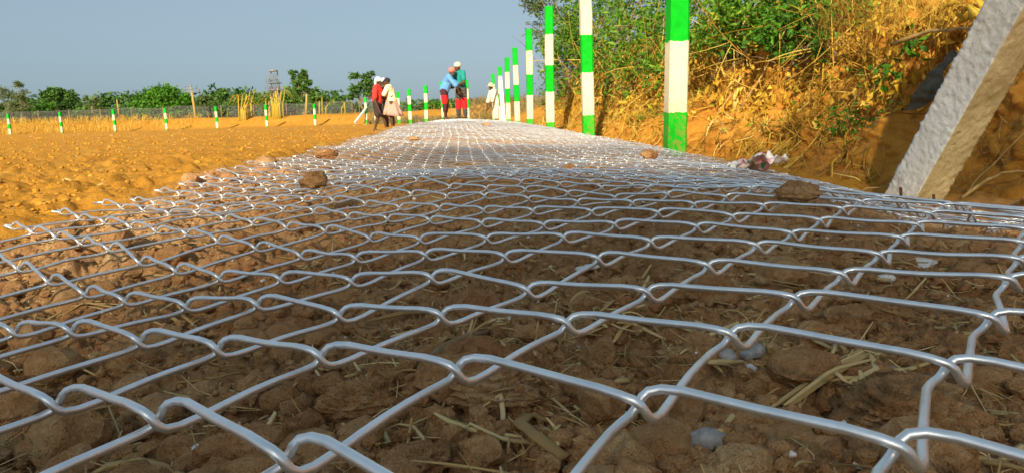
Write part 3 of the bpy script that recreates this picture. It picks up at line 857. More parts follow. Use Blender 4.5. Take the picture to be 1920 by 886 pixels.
stalk('straw_stalk', 'long pale straw lying across the soil left of the lime lumps', 'straw stalk', [(500, 790, .004), (545, 752, .005), (575, 720, .005)], [.0011, .0012, .0009], 'straw', tint=.55)
stalk('straw_stalk', 'short straw standing on the soil left of the lime lump on the right', 'straw stalk', [(1350, 825, .002), (1378, 800, .005), (1388, 786, .007)], [.0014, .0014, .0011], 'straw', tint=.8)
stalk('straw_stalk', 'yellow brown straw beside the grey stone chips', 'straw stalk', [(1322, 690, .002), (1360, 694, .003), (1392, 690, .002)], [.0018, .002, .0014], 'straw', tint=.75)
stalk('straw_stalk', 'thick grey brown husk on the soil left of the stick', 'straw stalk', [(690, 612, .003), (760, 600, .005), (800, 596, .003)], [.003, .0045, .002], 'straw', flat=.4, tint=.25)
stalk('straw_stalk', 'grey leaf strip under the wire loop at the bottom left', 'straw stalk', [(85, 780, .002), (180, 782, .004), (225, 772, .003)], [.002, .003, .0015], 'straw', flat=.3, tint=.3)
def bundle(name, label, cat, center, rows, mat='straw', r=.0016, surf=ground_z):
    p = hit(*center, surf)
    t = thing(name, label, cat, p)
    for row in rows:
        P = []
        for q in row:
            g = hit(q[0], q[1], surf); g[2] += .002 + q[2]; P.append(g - p)
        P = np.array(P); k = np.linspace(0, 1, len(P)); kk = np.linspace(0, 1, 10)
        Q = np.stack([np.interp(kk, k, P[:, c]) for c in range(3)], 1)
        mb = MB(); mb.tube(Q, r * rng.uniform(.7, 1.3) * (1 - .4 * np.abs(kk * 2 - 1) ** 3), 6, .5)
        mb.build('stalk', M[mat], t, tint=np.full(60, rng.uniform(.55, .95)))
    return t
bundle('straw_bundle', 'tangle of yellow dry stalks on the soil at the right', 'straw', (1560, 745),
       [[(1450, 792, .001), (1540, 750, .008), (1630, 700, .010)], [(1440, 778, .001), (1530, 735, .007), (1625, 695, .009)], [(1470, 770, .001), (1560, 720, .006), (1640, 712, .010)],
        [(1480, 850, .001), (1495, 800, .004), (1500, 770, .005)], [(1630, 700, .010), (1640, 740, .012), (1590, 755, .008), (1565, 730, .007)], [(1590, 755, .006), (1650, 735, .009), (1700, 720, .006), (1755, 690, .003)],
        [(1610, 730, .008), (1625, 765, .004), (1640, 800, .001)], [(1500, 745, .002), (1580, 740, .007), (1650, 738, .006)], [(1560, 700, .003), (1620, 688, .008), (1645, 705, .01)]])
bundle('straw_bundle', 'pale tuft of flat straw under the wires at the centre right', 'straw', (1180, 615),
       [[(1130, 606, .004), (1190, 608, .007), (1240, 630, .003)], [(1128, 618, .003), (1180, 622, .005), (1250, 645, .001)], [(1135, 600, .006), (1160, 604, .007), (1195, 625, .003)],
        [(1130, 606, .005), (1129, 620, .003), (1140, 624, .002)], [(1200, 612, .002), (1260, 622, .004), (1310, 634, .001)], [(1150, 650, .001), (1165, 630, .003), (1190, 618, .004)]])
bundle('straw_bundle', 'tuft of yellow straw blades under the wires on the left', 'straw', (150, 585),
       [[(115, 592, .002), (150, 578, .006), (190, 574, .003)], [(120, 596, .001), (160, 580, .005), (240, 586, .001)], [(130, 584, .003), (175, 582, .005), (230, 578, .002)]])
bundle('straw_bundle', 'tuft of yellow straw blades right of the tuft on the left, under the next wires', 'straw', (350, 608),
       [[(318, 598, .002), (345, 618, .002)], [(330, 590, .003), (360, 612, .002), (372, 622, .001)], [(300, 588, .001), (330, 580, .005), (350, 600, .002)], [(340, 596, .004), (362, 592, .002)]])

# ------------------------------------------------------------------ vegetation on the bank
def leaves(name, P, size, mat, parent, narrow=.35, tint=None, droop=.5, dirs=None):
    """many small pointed leaves (two bent quads each)"""
    n = len(P)
    a = rng.uniform(0, 6.3, n); pt = rng.normal(-droop * .6, .55, n)
    d = np.stack([np.cos(a) * np.cos(pt), np.sin(a) * np.cos(pt), np.sin(pt)], -1) if dirs is None else dirs
    s = np.cross(d, rng.normal(0, 1, (n, 3))); s /= np.linalg.norm(s, axis=1)[:, None] + 1e-9
    u = np.cross(s, d)
    L = np.broadcast_to(np.asarray(size, float), (n,)) * rng.uniform(.6, 1.3, n)
    w = L * narrow
    V = np.stack([P, P + d * (L * .45)[:, None] + s * (w * .5)[:, None] + u * (L * .06)[:, None], P + d * (L * .5)[:, None] - u * (L * .03)[:, None],
                  P + d * (L * .45)[:, None] - s * (w * .5)[:, None] + u * (L * .06)[:, None], P + d * L[:, None] - u * (L * .12)[:, None]], 1)
    b = np.arange(n)[:, None] * 5
    t = np.concatenate([b + [0, 1, 2], b + [0, 2, 3], b + [1, 4, 2], b + [3, 2, 4]]).reshape(-1, 3)
    tn = np.clip(rng.normal(.45, .22, n), 0, 1) if tint is None else tint
    return link(name, npmesh(name, V.reshape(-1, 3), t, M[mat], False, np.repeat(tn, 5)), parent)
def shrub(name, label, cat, base, blobs, n, leaf, mat, narrow=.35, stems=9, group=None, dry=0, lean=(0, 0)):
    base = np.array(base, float)
    t = thing(name, label, cat, base, group=group)
    mb = MB()
    ctr = [np.array(b[:3]) for b in blobs]
    for k in range(stems):
        c = ctr[k % len(ctr)]; rr = blobs[k % len(ctr)][3]
        e = c + rng.normal(0, .5, 3) * rr
        m_ = e * .5 + rng.normal(0, .12, 3) * rr; m_[2] += .1
        s0 = rng.normal(0, .06, 3); s0[2] = -.1
        tt = np.linspace(0, 1, 7)[:, None]
        Q = (1 - tt) ** 2 * s0 + 2 * tt * (1 - tt) * m_ + tt ** 2 * e
        h0 = max(.006, .012 * np.linalg.norm(e))
        mb.tube(Q, np.linspace(h0, h0 * .25, 7), 5)
        for z in range(4):
            a0 = Q[3 + z % 4]; a1 = a0 + rng.normal(0, .45, 3) * rr
            mb.tube([a0, (a0 + a1) / 2 + rng.normal(0, .04, 3), a1], [h0 * .35, h0 * .25, h0 * .1], 4)
    mb.build('stems', M['twig' if dry else 'bark'], t)
    # leaf clumps in the volume, open between them
    P = []
    for (x, y, z, r) in blobs:
        k = max(12, int(n / len(blobs) / 26))
        cs = rng.normal(0, 1, (k, 3)); cs /= np.linalg.norm(cs, axis=1)[:, None]
        cs *= (r * rng.uniform(.35, 1.0, k) ** .6)[:, None]
        for c in cs:
            P.append(np.array([x, y, z]) + c + rng.normal(0, .16, (26, 3)) * r)
    P = np.concatenate(P)
    o = leaves('leaves', P, leaf, mat, t, narrow)
    return t
def bank_at(Y, s, off=0.0):
    return bank_pos(np.array([Y]), np.array([s]))[0] + np.array([-off, 0, 0])
GB = 'shrubs along the top of the bank'
SH = [(15.4, 1.2, 'tall feathery shrub at the far end of the bank, overhanging the third post', [(.2, 0, 1.0, .7), (-.25, .3, 1.75, .6), (.5, 0, 2.0, .8), (.1, -.3, .35, .6), (-.55, 0, 2.3, .35)], 4200, .13, 'leaf_olive', .22),
      (17.8, 1.2, 'low olive bush behind the far end of the bank', [(.1, 0, .4, .7), (.6, .3, .9, .7)], 1500, .12, 'leaf_olive', .3),
      (12.6, 1.05, 'leafy green shrub on the bank left of the second nearest post', [(0, 0, .5, .6), (.3, .2, 1.2, .7), (-.1, -.2, 1.0, .45), (.7, 0, 1.8, .8)], 3600, .12, 'leaf', .26),
      (10.2, .95, 'dark leafy shrub on the bank right behind the second nearest post', [(.1, 0, .4, .55), (.4, .2, 1.0, .6), (.9, 0, 1.4, .7), (.2, 0, 1.7, .6)], 2600, .10, 'leaf', .32),
      (8.3, .9, 'green shrub tangled with dry twigs on the bank between the two nearest posts', [(0, 0, .3, .5), (.4, .3, .75, .55), (.1, -.5, .6, .4), (.3, 0, 1.3, .6)], 2200, .085, 'leaf', .34),
      (6.7, .95, 'dark shrub on the bank just left of the widest post', [(.1, 0, .25, .4), (.4, .1, .6, .5), (.2, -.4, .5, .35), (.3, 0, 1.1, .5)], 2000, .075, 'leaf', .36),
      (5.3, 1.05, 'dense green shrub on the bank right of the widest post', [(-.05, 0, .3, .3), (.2, .2, .5, .4), (.1, -.35, .4, .28)], 2300, .062, 'leaf', .42),
      (4.55, .98, 'bright green shrub hanging over the bank at the top centre right', [(-.05, 0, .22, .22), (.15, .15, .38, .3), (.1, -.25, .3, .22)], 2000, .055, 'leaf_bright', .46),
      (3.9, 1.1, 'small green shrub at the top of the bank left of the dark hollow', [(0, 0, .1, .2), (.2, .1, .2, .25)], 1400, .05, 'leaf_bright', .45)]
for (Y, s_, lab, bl, n, lf, mt, nar) in SH:
    shrub('bank_shrub', lab, 'shrub', bank_at(Y, s_), bl, n, lf, mt, nar, group=GB)
def bank_cover():
    n = 42000
    Y = np.exp(rng.uniform(math.log(1.6), math.log(16.5), n)); s_ = rng.uniform(.05, 2.1, n)
    d = fbm(Y * 1.5 * (1 + 0 * Y), s_ * 2.4, 701, 3)
    bare = np.exp(-((Y - 4.6) / .5) ** 2 - ((s_ - .75) / .3) ** 2) * .7 + smooth(3.1, 2.3, Y) * smooth(.9, .5, s_) * .9
    keep = (d + .5 * smooth(.2, 1.4, s_) - bare > rng.uniform(-.4, .6, n))
    Y, s_ = Y[keep], s_[keep]; n = len(Y)
    P = bank_pos(Y, s_); P2 = bank_pos(Y, s_ + .06)
    dn = P - P2; dn /= np.linalg.norm(dn, axis=1)[:, None]
    P[:, 0] -= .012; P[:, 2] += .006
    # mostly sliding down the slope, some across
    dr = dn + rng.normal(0, .75, (n, 3)); dr /= np.linalg.norm(dr, axis=1)[:, None]
    ang = np.arctan2(dr[:, 1], dr[:, 0]); pit = np.arcsin(np.clip(dr[:, 2], -1, 1))
    L = (.05 + .22 * rng.random(n) ** 2) * (.7 + .09 * Y); wid = (.0022 + .014 * rng.random(n) ** 3.5) * (.6 + .09 * Y)
    V, q, per = ribbons(P, ang, pit, L, wid, rng.normal(0, .45, (n, 2)), 3, .3)
    o = link('bank_straw', npmesh('bank_straw', V, q, M['bank_straw'], True, np.repeat(np.clip(rng.normal(.5, .26, n), 0, 1), per)))
    tag(o, 'dry straw and dead grass hanging down the face of the bank', 'dry grass', kind='stuff')
    # dead leaves and green seedlings among it
    n = 14000
    Y = np.exp(rng.uniform(math.log(2.6), math.log(16), n)); s_ = .5 + 1.6 * rng.random(n) ** .7
    k = fbm(Y * 1.9, s_ * 3, 711, 3) + .3 * smooth(.5, 1.2, s_) > rng.uniform(-.2, .6, n); Y, s_ = Y[k], s_[k]
    P = bank_pos(Y, s_); P[:, 0] -= rng.uniform(.0, .06, len(Y)); P[:, 2] += rng.uniform(0, .05, len(Y))
    o = leaves('dead_leaves', P, .055 * (.6 + .12 * Y), 'leaf_dry', None, .42, droop=1.6)
    tag(o, 'withered yellow leaves caught in the growth on the bank', 'dead leaves', kind='stuff')
    n = 7000
    Y = np.exp(rng.uniform(math.log(3.0), math.log(15), n)); s_ = .35 + 1.6 * rng.random(n)
    k = fbm(Y * 2.3 + 50, s_ * 3.2, 721, 3) > rng.uniform(.0, .6, n); Y, s_ = Y[k], s_[k]
    P = bank_pos(Y, s_); P[:, 0] -= rng.uniform(.0, .05, len(Y)); P[:, 2] += rng.uniform(0, .04, len(Y))
    o = leaves('bank_weeds', P, .035 * (.6 + .12 * Y), 'leaf', None, .4, droop=-.2)
    tag(o, 'small green weeds growing on the face of the bank', 'weeds', kind='stuff')
bank_cover()
def plant_stalk(px0, px1, Y0, Y1, r, name, label, cat, sag=.03, mat='twig', group=None, tint=None):
    a, b = at(*px0, Y0), at(*px1, Y1)
    t = np.linspace(0, 1, 9)[:, None]
    Q = a + (b - a) * t + np.array([0, 0, -1]) * sag * 4 * t * (1 - t) + rng.normal(0, .004, (9, 3))
    base = Q[0].copy()
    mb = MB(); mb.tube(Q - base, np.linspace(r, r * .55, 9), 6)
    o = mb.build(name, M[mat], tint=None); o.location = base
    return tag(o, label, cat, group)
_BY = {}
def bank_Y(px, py):
    """distance at which the sight line through a picture point meets the bank face"""
    if (px, py) not in _BY:
        d = wray(px, py)
        Y = np.geomspace(1.5, 16, 400)
        P = CAM[None] + d[None] * (Y / d[1])[:, None]
        ss = np.linspace(0, 3, 60)
        sv = np.interp(P[:, 2], np.interp(ss, BT, BP[:, 1]), ss)
        k = np.nonzero(P[:, 0] >= bank_pos(Y, sv)[:, 0] - .02)[0]
        _BY[(px, py)] = float(Y[k[0]]) if len(k) else 6.0
    return _BY[(px, py)]
def bstalk(a, b, r, label, sag=.0, off=.1, mat='twig'):
    Ya, Yb = bank_Y(*a) - off, bank_Y(*b) - off
    return plant_stalk(a, b, Ya, Yb, r, 'dry_stalk', label, 'dry stalk', sag, mat)
bstalk((1388, 204), (1478, 62), .006, 'straight pale stalk slanting up the bank right of the pale stump', .0)
bstalk((1300, 138), (1375, 52), .006, 'long pale stalk slanting across the shrub right of the widest post', .0)
bstalk((1180, 22), (1242, 36), .005, 'thin pale twig running into the top of the widest post from the left', -.02)
bstalk((1152, 48), (1236, 46), .005, 'thin twig level across the gap left of the widest post', .03)
bstalk((1195, 45), (1222, 4), .005, 'thin twig rising steeply left of the widest post', .0)
bstalk((1350, 20), (1412, 16), .004, 'thin level twig at the top of the bank right of the widest post', .02)
bstalk((1402, 54), (1412, 14), .004, 'upright thin twig at the top of the bank above the pale stump', .0)
bstalk((1370, 175), (1330, 240), .005, 'curved root hanging from the bank right of the widest post', .0)
bstalk((1352, 230), (1350, 280), .004, 'thin straight root at the foot of the bank', .0)
o = plant_stalk((1676, 82), (1824, 58), 2.75, 2.35, .010, 'dry_stick', 'thick bare stick lying across the bank toward the strut', 'stick', -.02)
plant_stalk((1890, 392), (1925, 372), 1.95, 1.8, .011, 'dry_stick', 'broken pale stick at the right edge below the strut', 'stick', .0)
plant_stalk((1805, 372), (1925, 325), 2.15, 2.1, .006, 'dry_stick', 'thin bent branch right of the foot of the strut', 'stick', -.03)
plant_stalk((1790, 385), (1930, 240), 2.25, 2.2, .003, 'dry_stick', 'fine twig rising to the right edge behind the strut', 'stick', .0)
plant_stalk((1560, 352), (1672, 345), 2.4, 2.3, .004, 'dry_stick', 'fine twig along the foot of the bank left of the strut', 'stick', .01)
# fan of dry stalks slid down to the foot of the bank
def pile():
    c = at(1470, 310, bank_Y(1470, 300) - .12)
    t = thing('stalk_pile', 'pile of dry yellow stalks slid down to the foot of the bank', 'stalks', c)
    for k in range(90):
        u = rng.random()
        ax, ay = 1390 + 150 * u + rng.normal(0, 14), 330 + 25 * u + rng.normal(0, 9)
        ln = rng.uniform(40, 120); an = R(rng.normal(36, 11))
        Ya = bank_Y(1440, 290) - .25 + .1 * rng.random() - .5 * u
        P0 = at(ax, ay, Ya); P1 = at(ax + ln * math.cos(an), ay - ln * math.sin(an), Ya + .05 + .12 * rng.random())
        mb = MB(); m_ = (P0 + P1) / 2 + rng.normal(0, .012, 3)
        r = rng.uniform(.003, .008)
        mb.tube(np.array([P0, (P0 + m_) / 2, m_, (m_ + P1) / 2, P1]) - c, [r, r, r * .9, r * .8, r * .5], 6, .6)
        mb.build('stalk', M['bank_straw'], t, tint=np.full(30, rng.uniform(.25, 1)))
pile()
def pale_stump():
    Y = bank_Y(1380, 190) - .05
    c = at(1378, 204, Y)
    t = thing('withered_plant', 'pale withered clump with a broad stalk on the bank face right of the widest post', 'withered plant', c)
    mb = MB()
    mb.tube(np.array([at(1376, 206, Y), at(1378, 180, Y), at(1384, 160, Y), at(1388, 132, Y + .05)]) - c, [.032, .03, .022, .008], 8, .5)
    mb.build('stalk', M['bank_straw'], t, tint=np.full(32, .95))
    for k in range(16):
        a = at(1372 + rng.uniform(0, 26), 150 + rng.uniform(-10, 40), Y - .02) - c
        e = a + np.array([rng.normal(0, .05), rng.normal(0, .03), -rng.uniform(.02, .12)])
        m_ = (a + e) / 2 + np.array([0, -.03, .03])
        mb = MB(); mb.tube([a, m_, e], [.006, .012, .003], 5, .35)
        mb.build('husk', M['bank_straw'], t, tint=np.full(15, rng.uniform(.7, 1)))
pale_stump()
def scrap():
    """crumpled dark sheet sticking out of the bank"""
    A, B_, C_, D_ = at(1690, 208, 2.62), at(1786, 92, 2.45), at(1822, 118, 2.40), at(1738, 200, 2.52)
    nu, nv = 34, 10
    V = []
    for i in range(nu):
        for j in range(nv):
            u, v = i / (nu - 1), j / (nv - 1)
            wv = (.35 + .65 * math.sin(math.pi * min(1, u * 1.25 + .12)))
            p = (A * (1 - u) + B_ * u) * (1 - v * wv) + (D_ * (1 - u) + C_ * u) * v * wv
            V.append(p)
    V = np.array(V)
    nrm = np.cross(B_ - A, D_ - A); nrm /= np.linalg.norm(nrm)
    V += nrm * (.05 * fbm(V[:, 0] * 9 + V[:, 2] * 4, V[:, 2] * 12, 801, 4))[:, None]
    W = V + nrm * .004
    i = np.arange(nu - 1)[:, None] * nv; j = np.arange(nv - 1)[None]
    q = np.stack([i + j, i + nv + j, i + nv + j + 1, i + j + 1], -1).reshape(-1, 4)
    n = nu * nv
    m = simple_mat('dark sheet', (.035, .04, .035), (.13, .13, .10), 30, .6, .7, .006)
    o = link('torn_sheet', npmesh('torn_sheet', np.concatenate([V, W]) - A, [q, q[:, ::-1] + n], m)); o.location = A
    tag(o, 'dark torn sheet sticking out of the bank left of the leaning strut', 'torn sheet')
scrap()
def big_leaf_clump():
    Y = 2.75
    c = at(1800, 30, Y)
    t = thing('withered_plant', 'broad withered yellow leaves hanging at the top left of the strut', 'withered plant', c)
    for (x0, y0, x1, y1, w) in [(1780, -6, 1774, 14, .016), (1812, 8, 1830, 38, .03), (1822, -4, 1838, 22, .028), (1806, 14, 1812, 40, .02), (1792, 28, 1796, 46, .018), (1832, -8, 1842, 6, .02), (1815, 34, 1812, 56, .014)]:
        a, b = at(x0, y0, Y) - c, at(x1, y1, Y - .05) - c
        tt = np.linspace(0, 1, 7)[:, None]
        Q = a + (b - a) * tt + np.array([0, -.04, .0]) * (4 * tt * (1 - tt))
        mb = MB(); mb.tube(Q, w * np.sin(np.linspace(.15, 3.0, 7)), 6, .15, up=(0, 1, .3))
        mb.build('leaf', M['leaf_dry'], t, tint=np.full(42, rng.uniform(.5, 1)))
big_leaf_clump()
def tangle():
    mb = MB(); T = []
    for k in range(420):
        Y = math.exp(rng.uniform(math.log(3.6), math.log(13))); b_ = bank_at(Y, rng.uniform(.75, 1.15), .02)
        L = rng.uniform(.2, .8) * (.6 + .06 * Y)
        d = rng.normal(0, 1, 3); d[0] *= .5; d /= np.linalg.norm(d)
        p0 = b_ + np.array([rng.uniform(-.1, .15), 0, rng.uniform(-.05, .55) * (.5 + Y / 12)])
        p1 = p0 + d * L; m_ = (p0 + p1) / 2 + rng.normal(0, .12, 3) * L
        tt = np.linspace(0, 1, 6)[:, None]
        r = rng.uniform(.0018, .0042) * (.55 + .09 * Y)
        mb.tube((1 - tt) ** 2 * p0 + 2 * tt * (1 - tt) * m_ + tt ** 2 * p1, np.linspace(r, r * .4, 6), 4)
        T.append(np.full(24, rng.uniform(.2, 1)))
    o = mb.build('dry_vines', M['bank_straw'], tint=np.concatenate(T))
    tag(o, 'tangle of dry vines and twigs through the shrubs on the bank', 'dry vines', kind='stuff')
tangle()
def small_weed(px, py, Y, n, size, label, spread=.05):
    c = at(px, py, Y)
    t = thing('weed', label, 'weed', c)
    mb = MB()
    for k in range(5): mb.tube([(0, 0, -.04), rng.normal(0, spread * .5, 3) + [0, 0, .02], rng.normal(0, spread, 3) + [0, 0, .03]], [.002, .0015, .001], 4)
    mb.build('stems', M['twig'], t)
    leaves('leaves', rng.normal(0, spread, (n, 3)), size, 'leaf_bright', t, .45)
small_weed(1592, 222, bank_Y(1592, 222) - .03, 70, .035, 'small green weed at the edge of the dark hollow in the bank', .05)
small_weed(1575, 240, bank_Y(1575, 240) - .03, 60, .035, 'low green weed under the edge of the dark hollow in the bank', .05)
small_weed(1712, 85, 2.75, 26, .05, 'thin green grass tuft under the thick bare stick on the bank', .025)
small_weed(1660, 135, 2.85, 30, .04, 'green grass tuft on the bank left of the torn sheet', .025)
def dry_tuft(px, py, Y, n, L, label, r=.0016, rad=.06, tint=(.3, .9), mat='bank_straw'):
    c = at(px, py, Y)
    a = rng.uniform(0, 6.3, n); pit = rng.uniform(.2, 1.4, n)
    l = L * rng.uniform(.5, 1.1, n)
    P0 = rng.normal(0, rad, (n, 3)) + np.stack([np.cos(a) * np.cos(pit), np.sin(a) * np.cos(pit), np.sin(pit)], -1) * (l * .5)[:, None]
    V, q, per = ribbons(P0, a, pit, l, np.full(n, r * 2), np.stack([rng.normal(0, .3, n), -rng.uniform(0, .9, n)], 1), 4, .3)
    o = link('dry_grass_tuft', npmesh('dry_grass_tuft', V, q, M[mat], True, np.repeat(rng.uniform(*tint, n), per))); o.location = c
    return tag(o, label, 'dry grass', kind='stuff')
dry_tuft(1590, 62, 3.0, 260, .16, 'grey brown tuft of dry grass overhanging the dark hollow in the bank', .0013, .07, (.0, .45))
dry_tuft(1740, 25, 2.85, 200, .16, 'golden tuft of dry grass at the top of the bank left of the strut', .0013, .09, (.4, .95))
dry_tuft(1660, 20, 2.95, 200, .16, 'golden tuft of dry grass at the top of the bank above the hollow', .0013, .09, (.4, .95))
def wrapper():
    p = hit(1405, 322, lambda x, y: net_z(x, y)) + np.array([0, 0, .012])
    nu = 26
    u = np.linspace(-1, 1, nu)
    U, Vv = np.meshgrid(u, u, indexing='ij')
    x = U * .10 * (1 + .2 * vn(Vv * 2, U * 2, 811)); y = Vv * .085 * (1 + .2 * vn(U * 2, Vv * 2, 812))
    z = .07 * fbm(U * 2.2, Vv * 2.2, 813, 4) + .018 * np.abs(fbm(U * 5, Vv * 5, 814, 2)) + .012
    V = np.stack([x, y, z], -1).reshape(-1, 3)
    i = np.arange(nu - 1)[:, None] * nu; j = np.arange(nu - 1)[None]
    q = np.stack([i + j, i + nu + j, i + nu + j + 1, i + j + 1], -1).reshape(-1, 4)
    m, nt, b = new_mat('printed plastic')
    co = coords(nt)
    n1, n2 = noise(nt, co, 26, 2, .5), noise(nt, co, 33, 1, .5, .3)
    c = ramp(nt, n1, [(.40, (.80, .78, .74)), (.56, (.80, .74, .72)), (.62, (.80, .34, .38)), (.72, (.82, .52, .54))])
    g = ramp(nt, n2, [(.70, (0, 0, 0)), (.72, (1, 1, 1))])
    c = mixc(nt, g, c, (.05, .50, .28))
    nt.links.new(c, b.inputs['Base Color']); b.inputs['Roughness'].default_value = .3
    W = V - np.array([0, 0, .0012])
    o = link('plastic_wrapper', npmesh('plastic_wrapper', np.concatenate([V, W]), [q, q[:, ::-1] + nu * nu], m)); o.location = p
    tag(o, 'crumpled white and red plastic wrapper under the fencing near the bank', 'wrapper')
wrapper()
# ------------------------------------------------------------------ trees and plants beyond the field
def tree(name, label, cat, base, blobs, n, leaf, mat, trunk=(.12, 1.0), group=None, narrow=.6, limbs=7, droop=.3, tintbias=.45):
    base = np.array(base, float)
    t = thing(name, label, cat, base, group=group)
    mb = MB()
    if trunk:
        r, h = trunk
        top = np.array([blobs[0][0] * .5, 0, h])
        mb.tube([(0, 0, -.6), (0, 0, 0), top * .5 + [r * .3, 0, 0], top], [r * 1.3, r * 1.1, r * .85, r * .7], 8)
        for k in range(limbs):
            b_ = blobs[k % len(blobs)]
            e = np.array(b_[:3]) + rng.normal(0, .35, 3) * b_[3]
            m_ = (top + e) / 2 + rng.normal(0, .15, 3) * b_[3]
            mb.tube([top * .9, (top * .9 + m_) / 2, m_, e], [r * .55, r * .42, r * .3, r * .1], 5)
        mb.build('trunk', M['bark'], t)
    P = []; T = []
    tot = sum(b_[3] ** 2 for b_ in blobs)
    for b_ in blobs:
        x, y, z, rr = b_[:4]; sq = b_[4] if len(b_) > 4 else .85
        k = max(6, int(n * rr ** 2 / tot / 30))
        cs = rng.normal(0, 1, (k, 3)); cs /= np.linalg.norm(cs, axis=1)[:, None]
        cs *= (rr * rng.uniform(.25, 1.02, k) ** .5)[:, None]; cs[:, 2] *= sq
        for c in cs:
            P.append(np.array([x, y, z]) + c + rng.normal(0, .15, (30, 3)) * rr * np.array([1, 1, .8]))
            T.append(np.clip(rng.normal(tintbias + rng.normal(0, .12), .15, 30), 0, 1))
    leaves('crown', np.concatenate(P), leaf, mat, t, narrow, np.concatenate(T), droop)
    return t
def far(px, Y, z=.85):
    p = at(px, 200, Y)
    return np.array([p[0], Y, z])
def zpx(px, py, Y): return at(px, py, Y)[2]
GT = 'trees beyond the far fence'
tree('wispy_tree', 'pale wispy tree at the left edge of the photo', 'tree', far(12, 92), [(0, 0, 2.2, 1.1), (.5, 0, 3.6, .9), (-.3, 0, 4.4, .7)], 700, .5, 'leaf_pale', (.1, 1.6), GT, .22, droop=.0)
tree('wispy_tree', 'pale wispy tree second from the left edge', 'tree', far(38, 90), [(0, 0, 2.4, 1.1), (.2, 0, 3.9, .8), (.1, 0, 5.0, .5)], 700, .5, 'leaf_pale', (.1, 1.6), GT, .22, droop=.0)
tree('broad_tree', 'rounded dark green tree above the second small post from the left', 'tree', far(106, 100), [(0, 0, 2.6, 2.1), (1.0, 0, 3.9, 1.5), (-.7, 0, 3.6, 1.5), (-1.9, 0, 2.1, 1.5), (2.0, .3, 2.1, 1.5), (.3, 0, 4.7, .9)], 6000, .42, 'leaf_far', (.3, 1.8), GT)
tree('bush_tree', 'low green bush left of the rounded dark tree', 'tree', far(62, 96), [(0, 0, 1.6, 1.5), (1.2, 0, 1.9, 1.3), (-1.0, 0, 1.3, 1.2)], 1600, .38, 'leaf_bright', (.15, .8), GT)
tree('bush_tree', 'low green bush between the rounded dark tree and the palm', 'tree', far(148, 96), [(0, 0, 1.5, 1.4), (1.0, 0, 1.2, 1.1)], 1200, .38, 'leaf_far', (.15, .8), GT)
def palm(px, Y, h, n, L, label):
    b_ = far(px, Y)
    t = thing('fan_palm', label, 'palm tree', b_, group=GT)
    mb = MB(); mb.tube([(0, 0, -.6), (.05, 0, h * .5), (0, 0, h)], [.2, .16, .15], 8)
    mb.build('trunk', M['bark'], t)
    for k in range(n):
        a = rng.uniform(0, 6.3); e = rng.uniform(-.6, 1.3)
        d = np.array([math.cos(a) * math.cos(e), math.sin(a) * math.cos(e), math.sin(e)])
        tip = np.array([0, 0, h]) + d * L * .55
        mb = MB(); mb.tube([(0, 0, h), tip], [.03, .02], 4)
        s_ = np.cross(d, [0, 0, 1.0]); s_ /= np.linalg.norm(s_) + 1e-9; u = np.cross(s_, d)
        for f in np.linspace(-1.2, 1.2, 9):
            v = d * math.cos(f) + s_ * math.sin(f)
            e1 = tip + v * L * .5 + np.array([0, 0, -.12 * L * abs(f)])
            mb.tube([tip, (tip + e1) / 2 + u * .03, e1], [.015, .05, .008], 4, .25, up=u)
        mb.build('frond', M['leaf_olive'], t, tint=np.full(mb.n, rng.uniform(.3, 1)))
palm(172, 84, 2.0, 22, 1.5, 'fan palm with stiff fronds right of the rounded dark tree')
tree('broad_tree', 'big dome shaped bright green tree left of the utility pole', 'tree', far(308, 95), [(0, 0, 2.8, 2.3, .8), (-2.6, 0, 2.0, 1.8), (2.7, 0, 2.0, 1.8), (-1.4, 0, 3.3, 1.6), (1.4, 0, 3.3, 1.6), (0, 0, 3.8, 1.5), (-3.7, 0, 1.1, 1.2), (3.9, 0, 1.2, 1.2), (0, -1, 1.3, 2.0)], 10000, .36, 'leaf_bright', (.3, 1.3), GT, tintbias=.55)
for (px, Y, w, h, lab, mt) in [(203, 110, 1.9, 2.0, 'dark low tree just right of the fan palm', 'leaf_far'), (222, 112, 1.8, 2.1, 'dark low tree behind the thin leaning stake', 'leaf_far'), (243, 112, 1.7, 2.5, 'dark low tree touching the left side of the dome shaped tree', 'leaf_far'),
        (384, 108, 1.8, 3.6, 'dark shaggy tree right of the utility pole', 'leaf_olive'), (402, 112, 1.4, 3.0, 'dark narrow tree second to the right of the utility pole', 'leaf_far'), (428, 98, 1.7, 3.6, 'mid green rounded tree behind the left yellowing plant', 'leaf_far'),
        (450, 105, 1.4, 3.2, 'olive tree between the yellowing plants', 'leaf_olive'), (474, 108, 1.3, 2.9, 'dark tree left of the lattice tower', 'leaf_far'), (506, 100, 1.5, 3.4, 'green tree in front of the lattice tower', 'leaf_far'), (540, 104, 1.4, 3.3, 'dark tree right of the lattice tower', 'leaf_far'),
        (634, 110, 1.6, 3.0, 'small green tree between the ragged tree and the lone tree', 'leaf_far'), (652, 116, 1.1, 2.2, 'pale low tree just left of the lone tree', 'leaf_pale')]:
    tree('hedge_tree', lab, 'tree', far(px, Y), [(0, 0, h * .45, w), (w * .6, 0, h * .6, w * .75), (-w * .6, 0, h * .55, w * .75), (rng.normal(0, .3), 0, h * .92, w * .6)], 2300, .4, mt, (.15, h * .3), GT)
tree('ragged_tree', 'tall ragged dark green tree right of the lattice tower', 'tree', far(570, 80), [(-.3, 0, 3.2, .9), (-.6, 0, 4.3, .7), (.5, 0, 4.0, .6), (.1, 0, 4.9, .5), (-.8, 0, 5.0, .4), (.6, 0, 2.8, .9), (1.5, 0, 2.2, .9), (2.4, 0, 1.6, .9), (.4, 0, 1.6, 1.1)], 2600, .34, 'leaf_far', (.16, 2.0), GT, tintbias=.5)
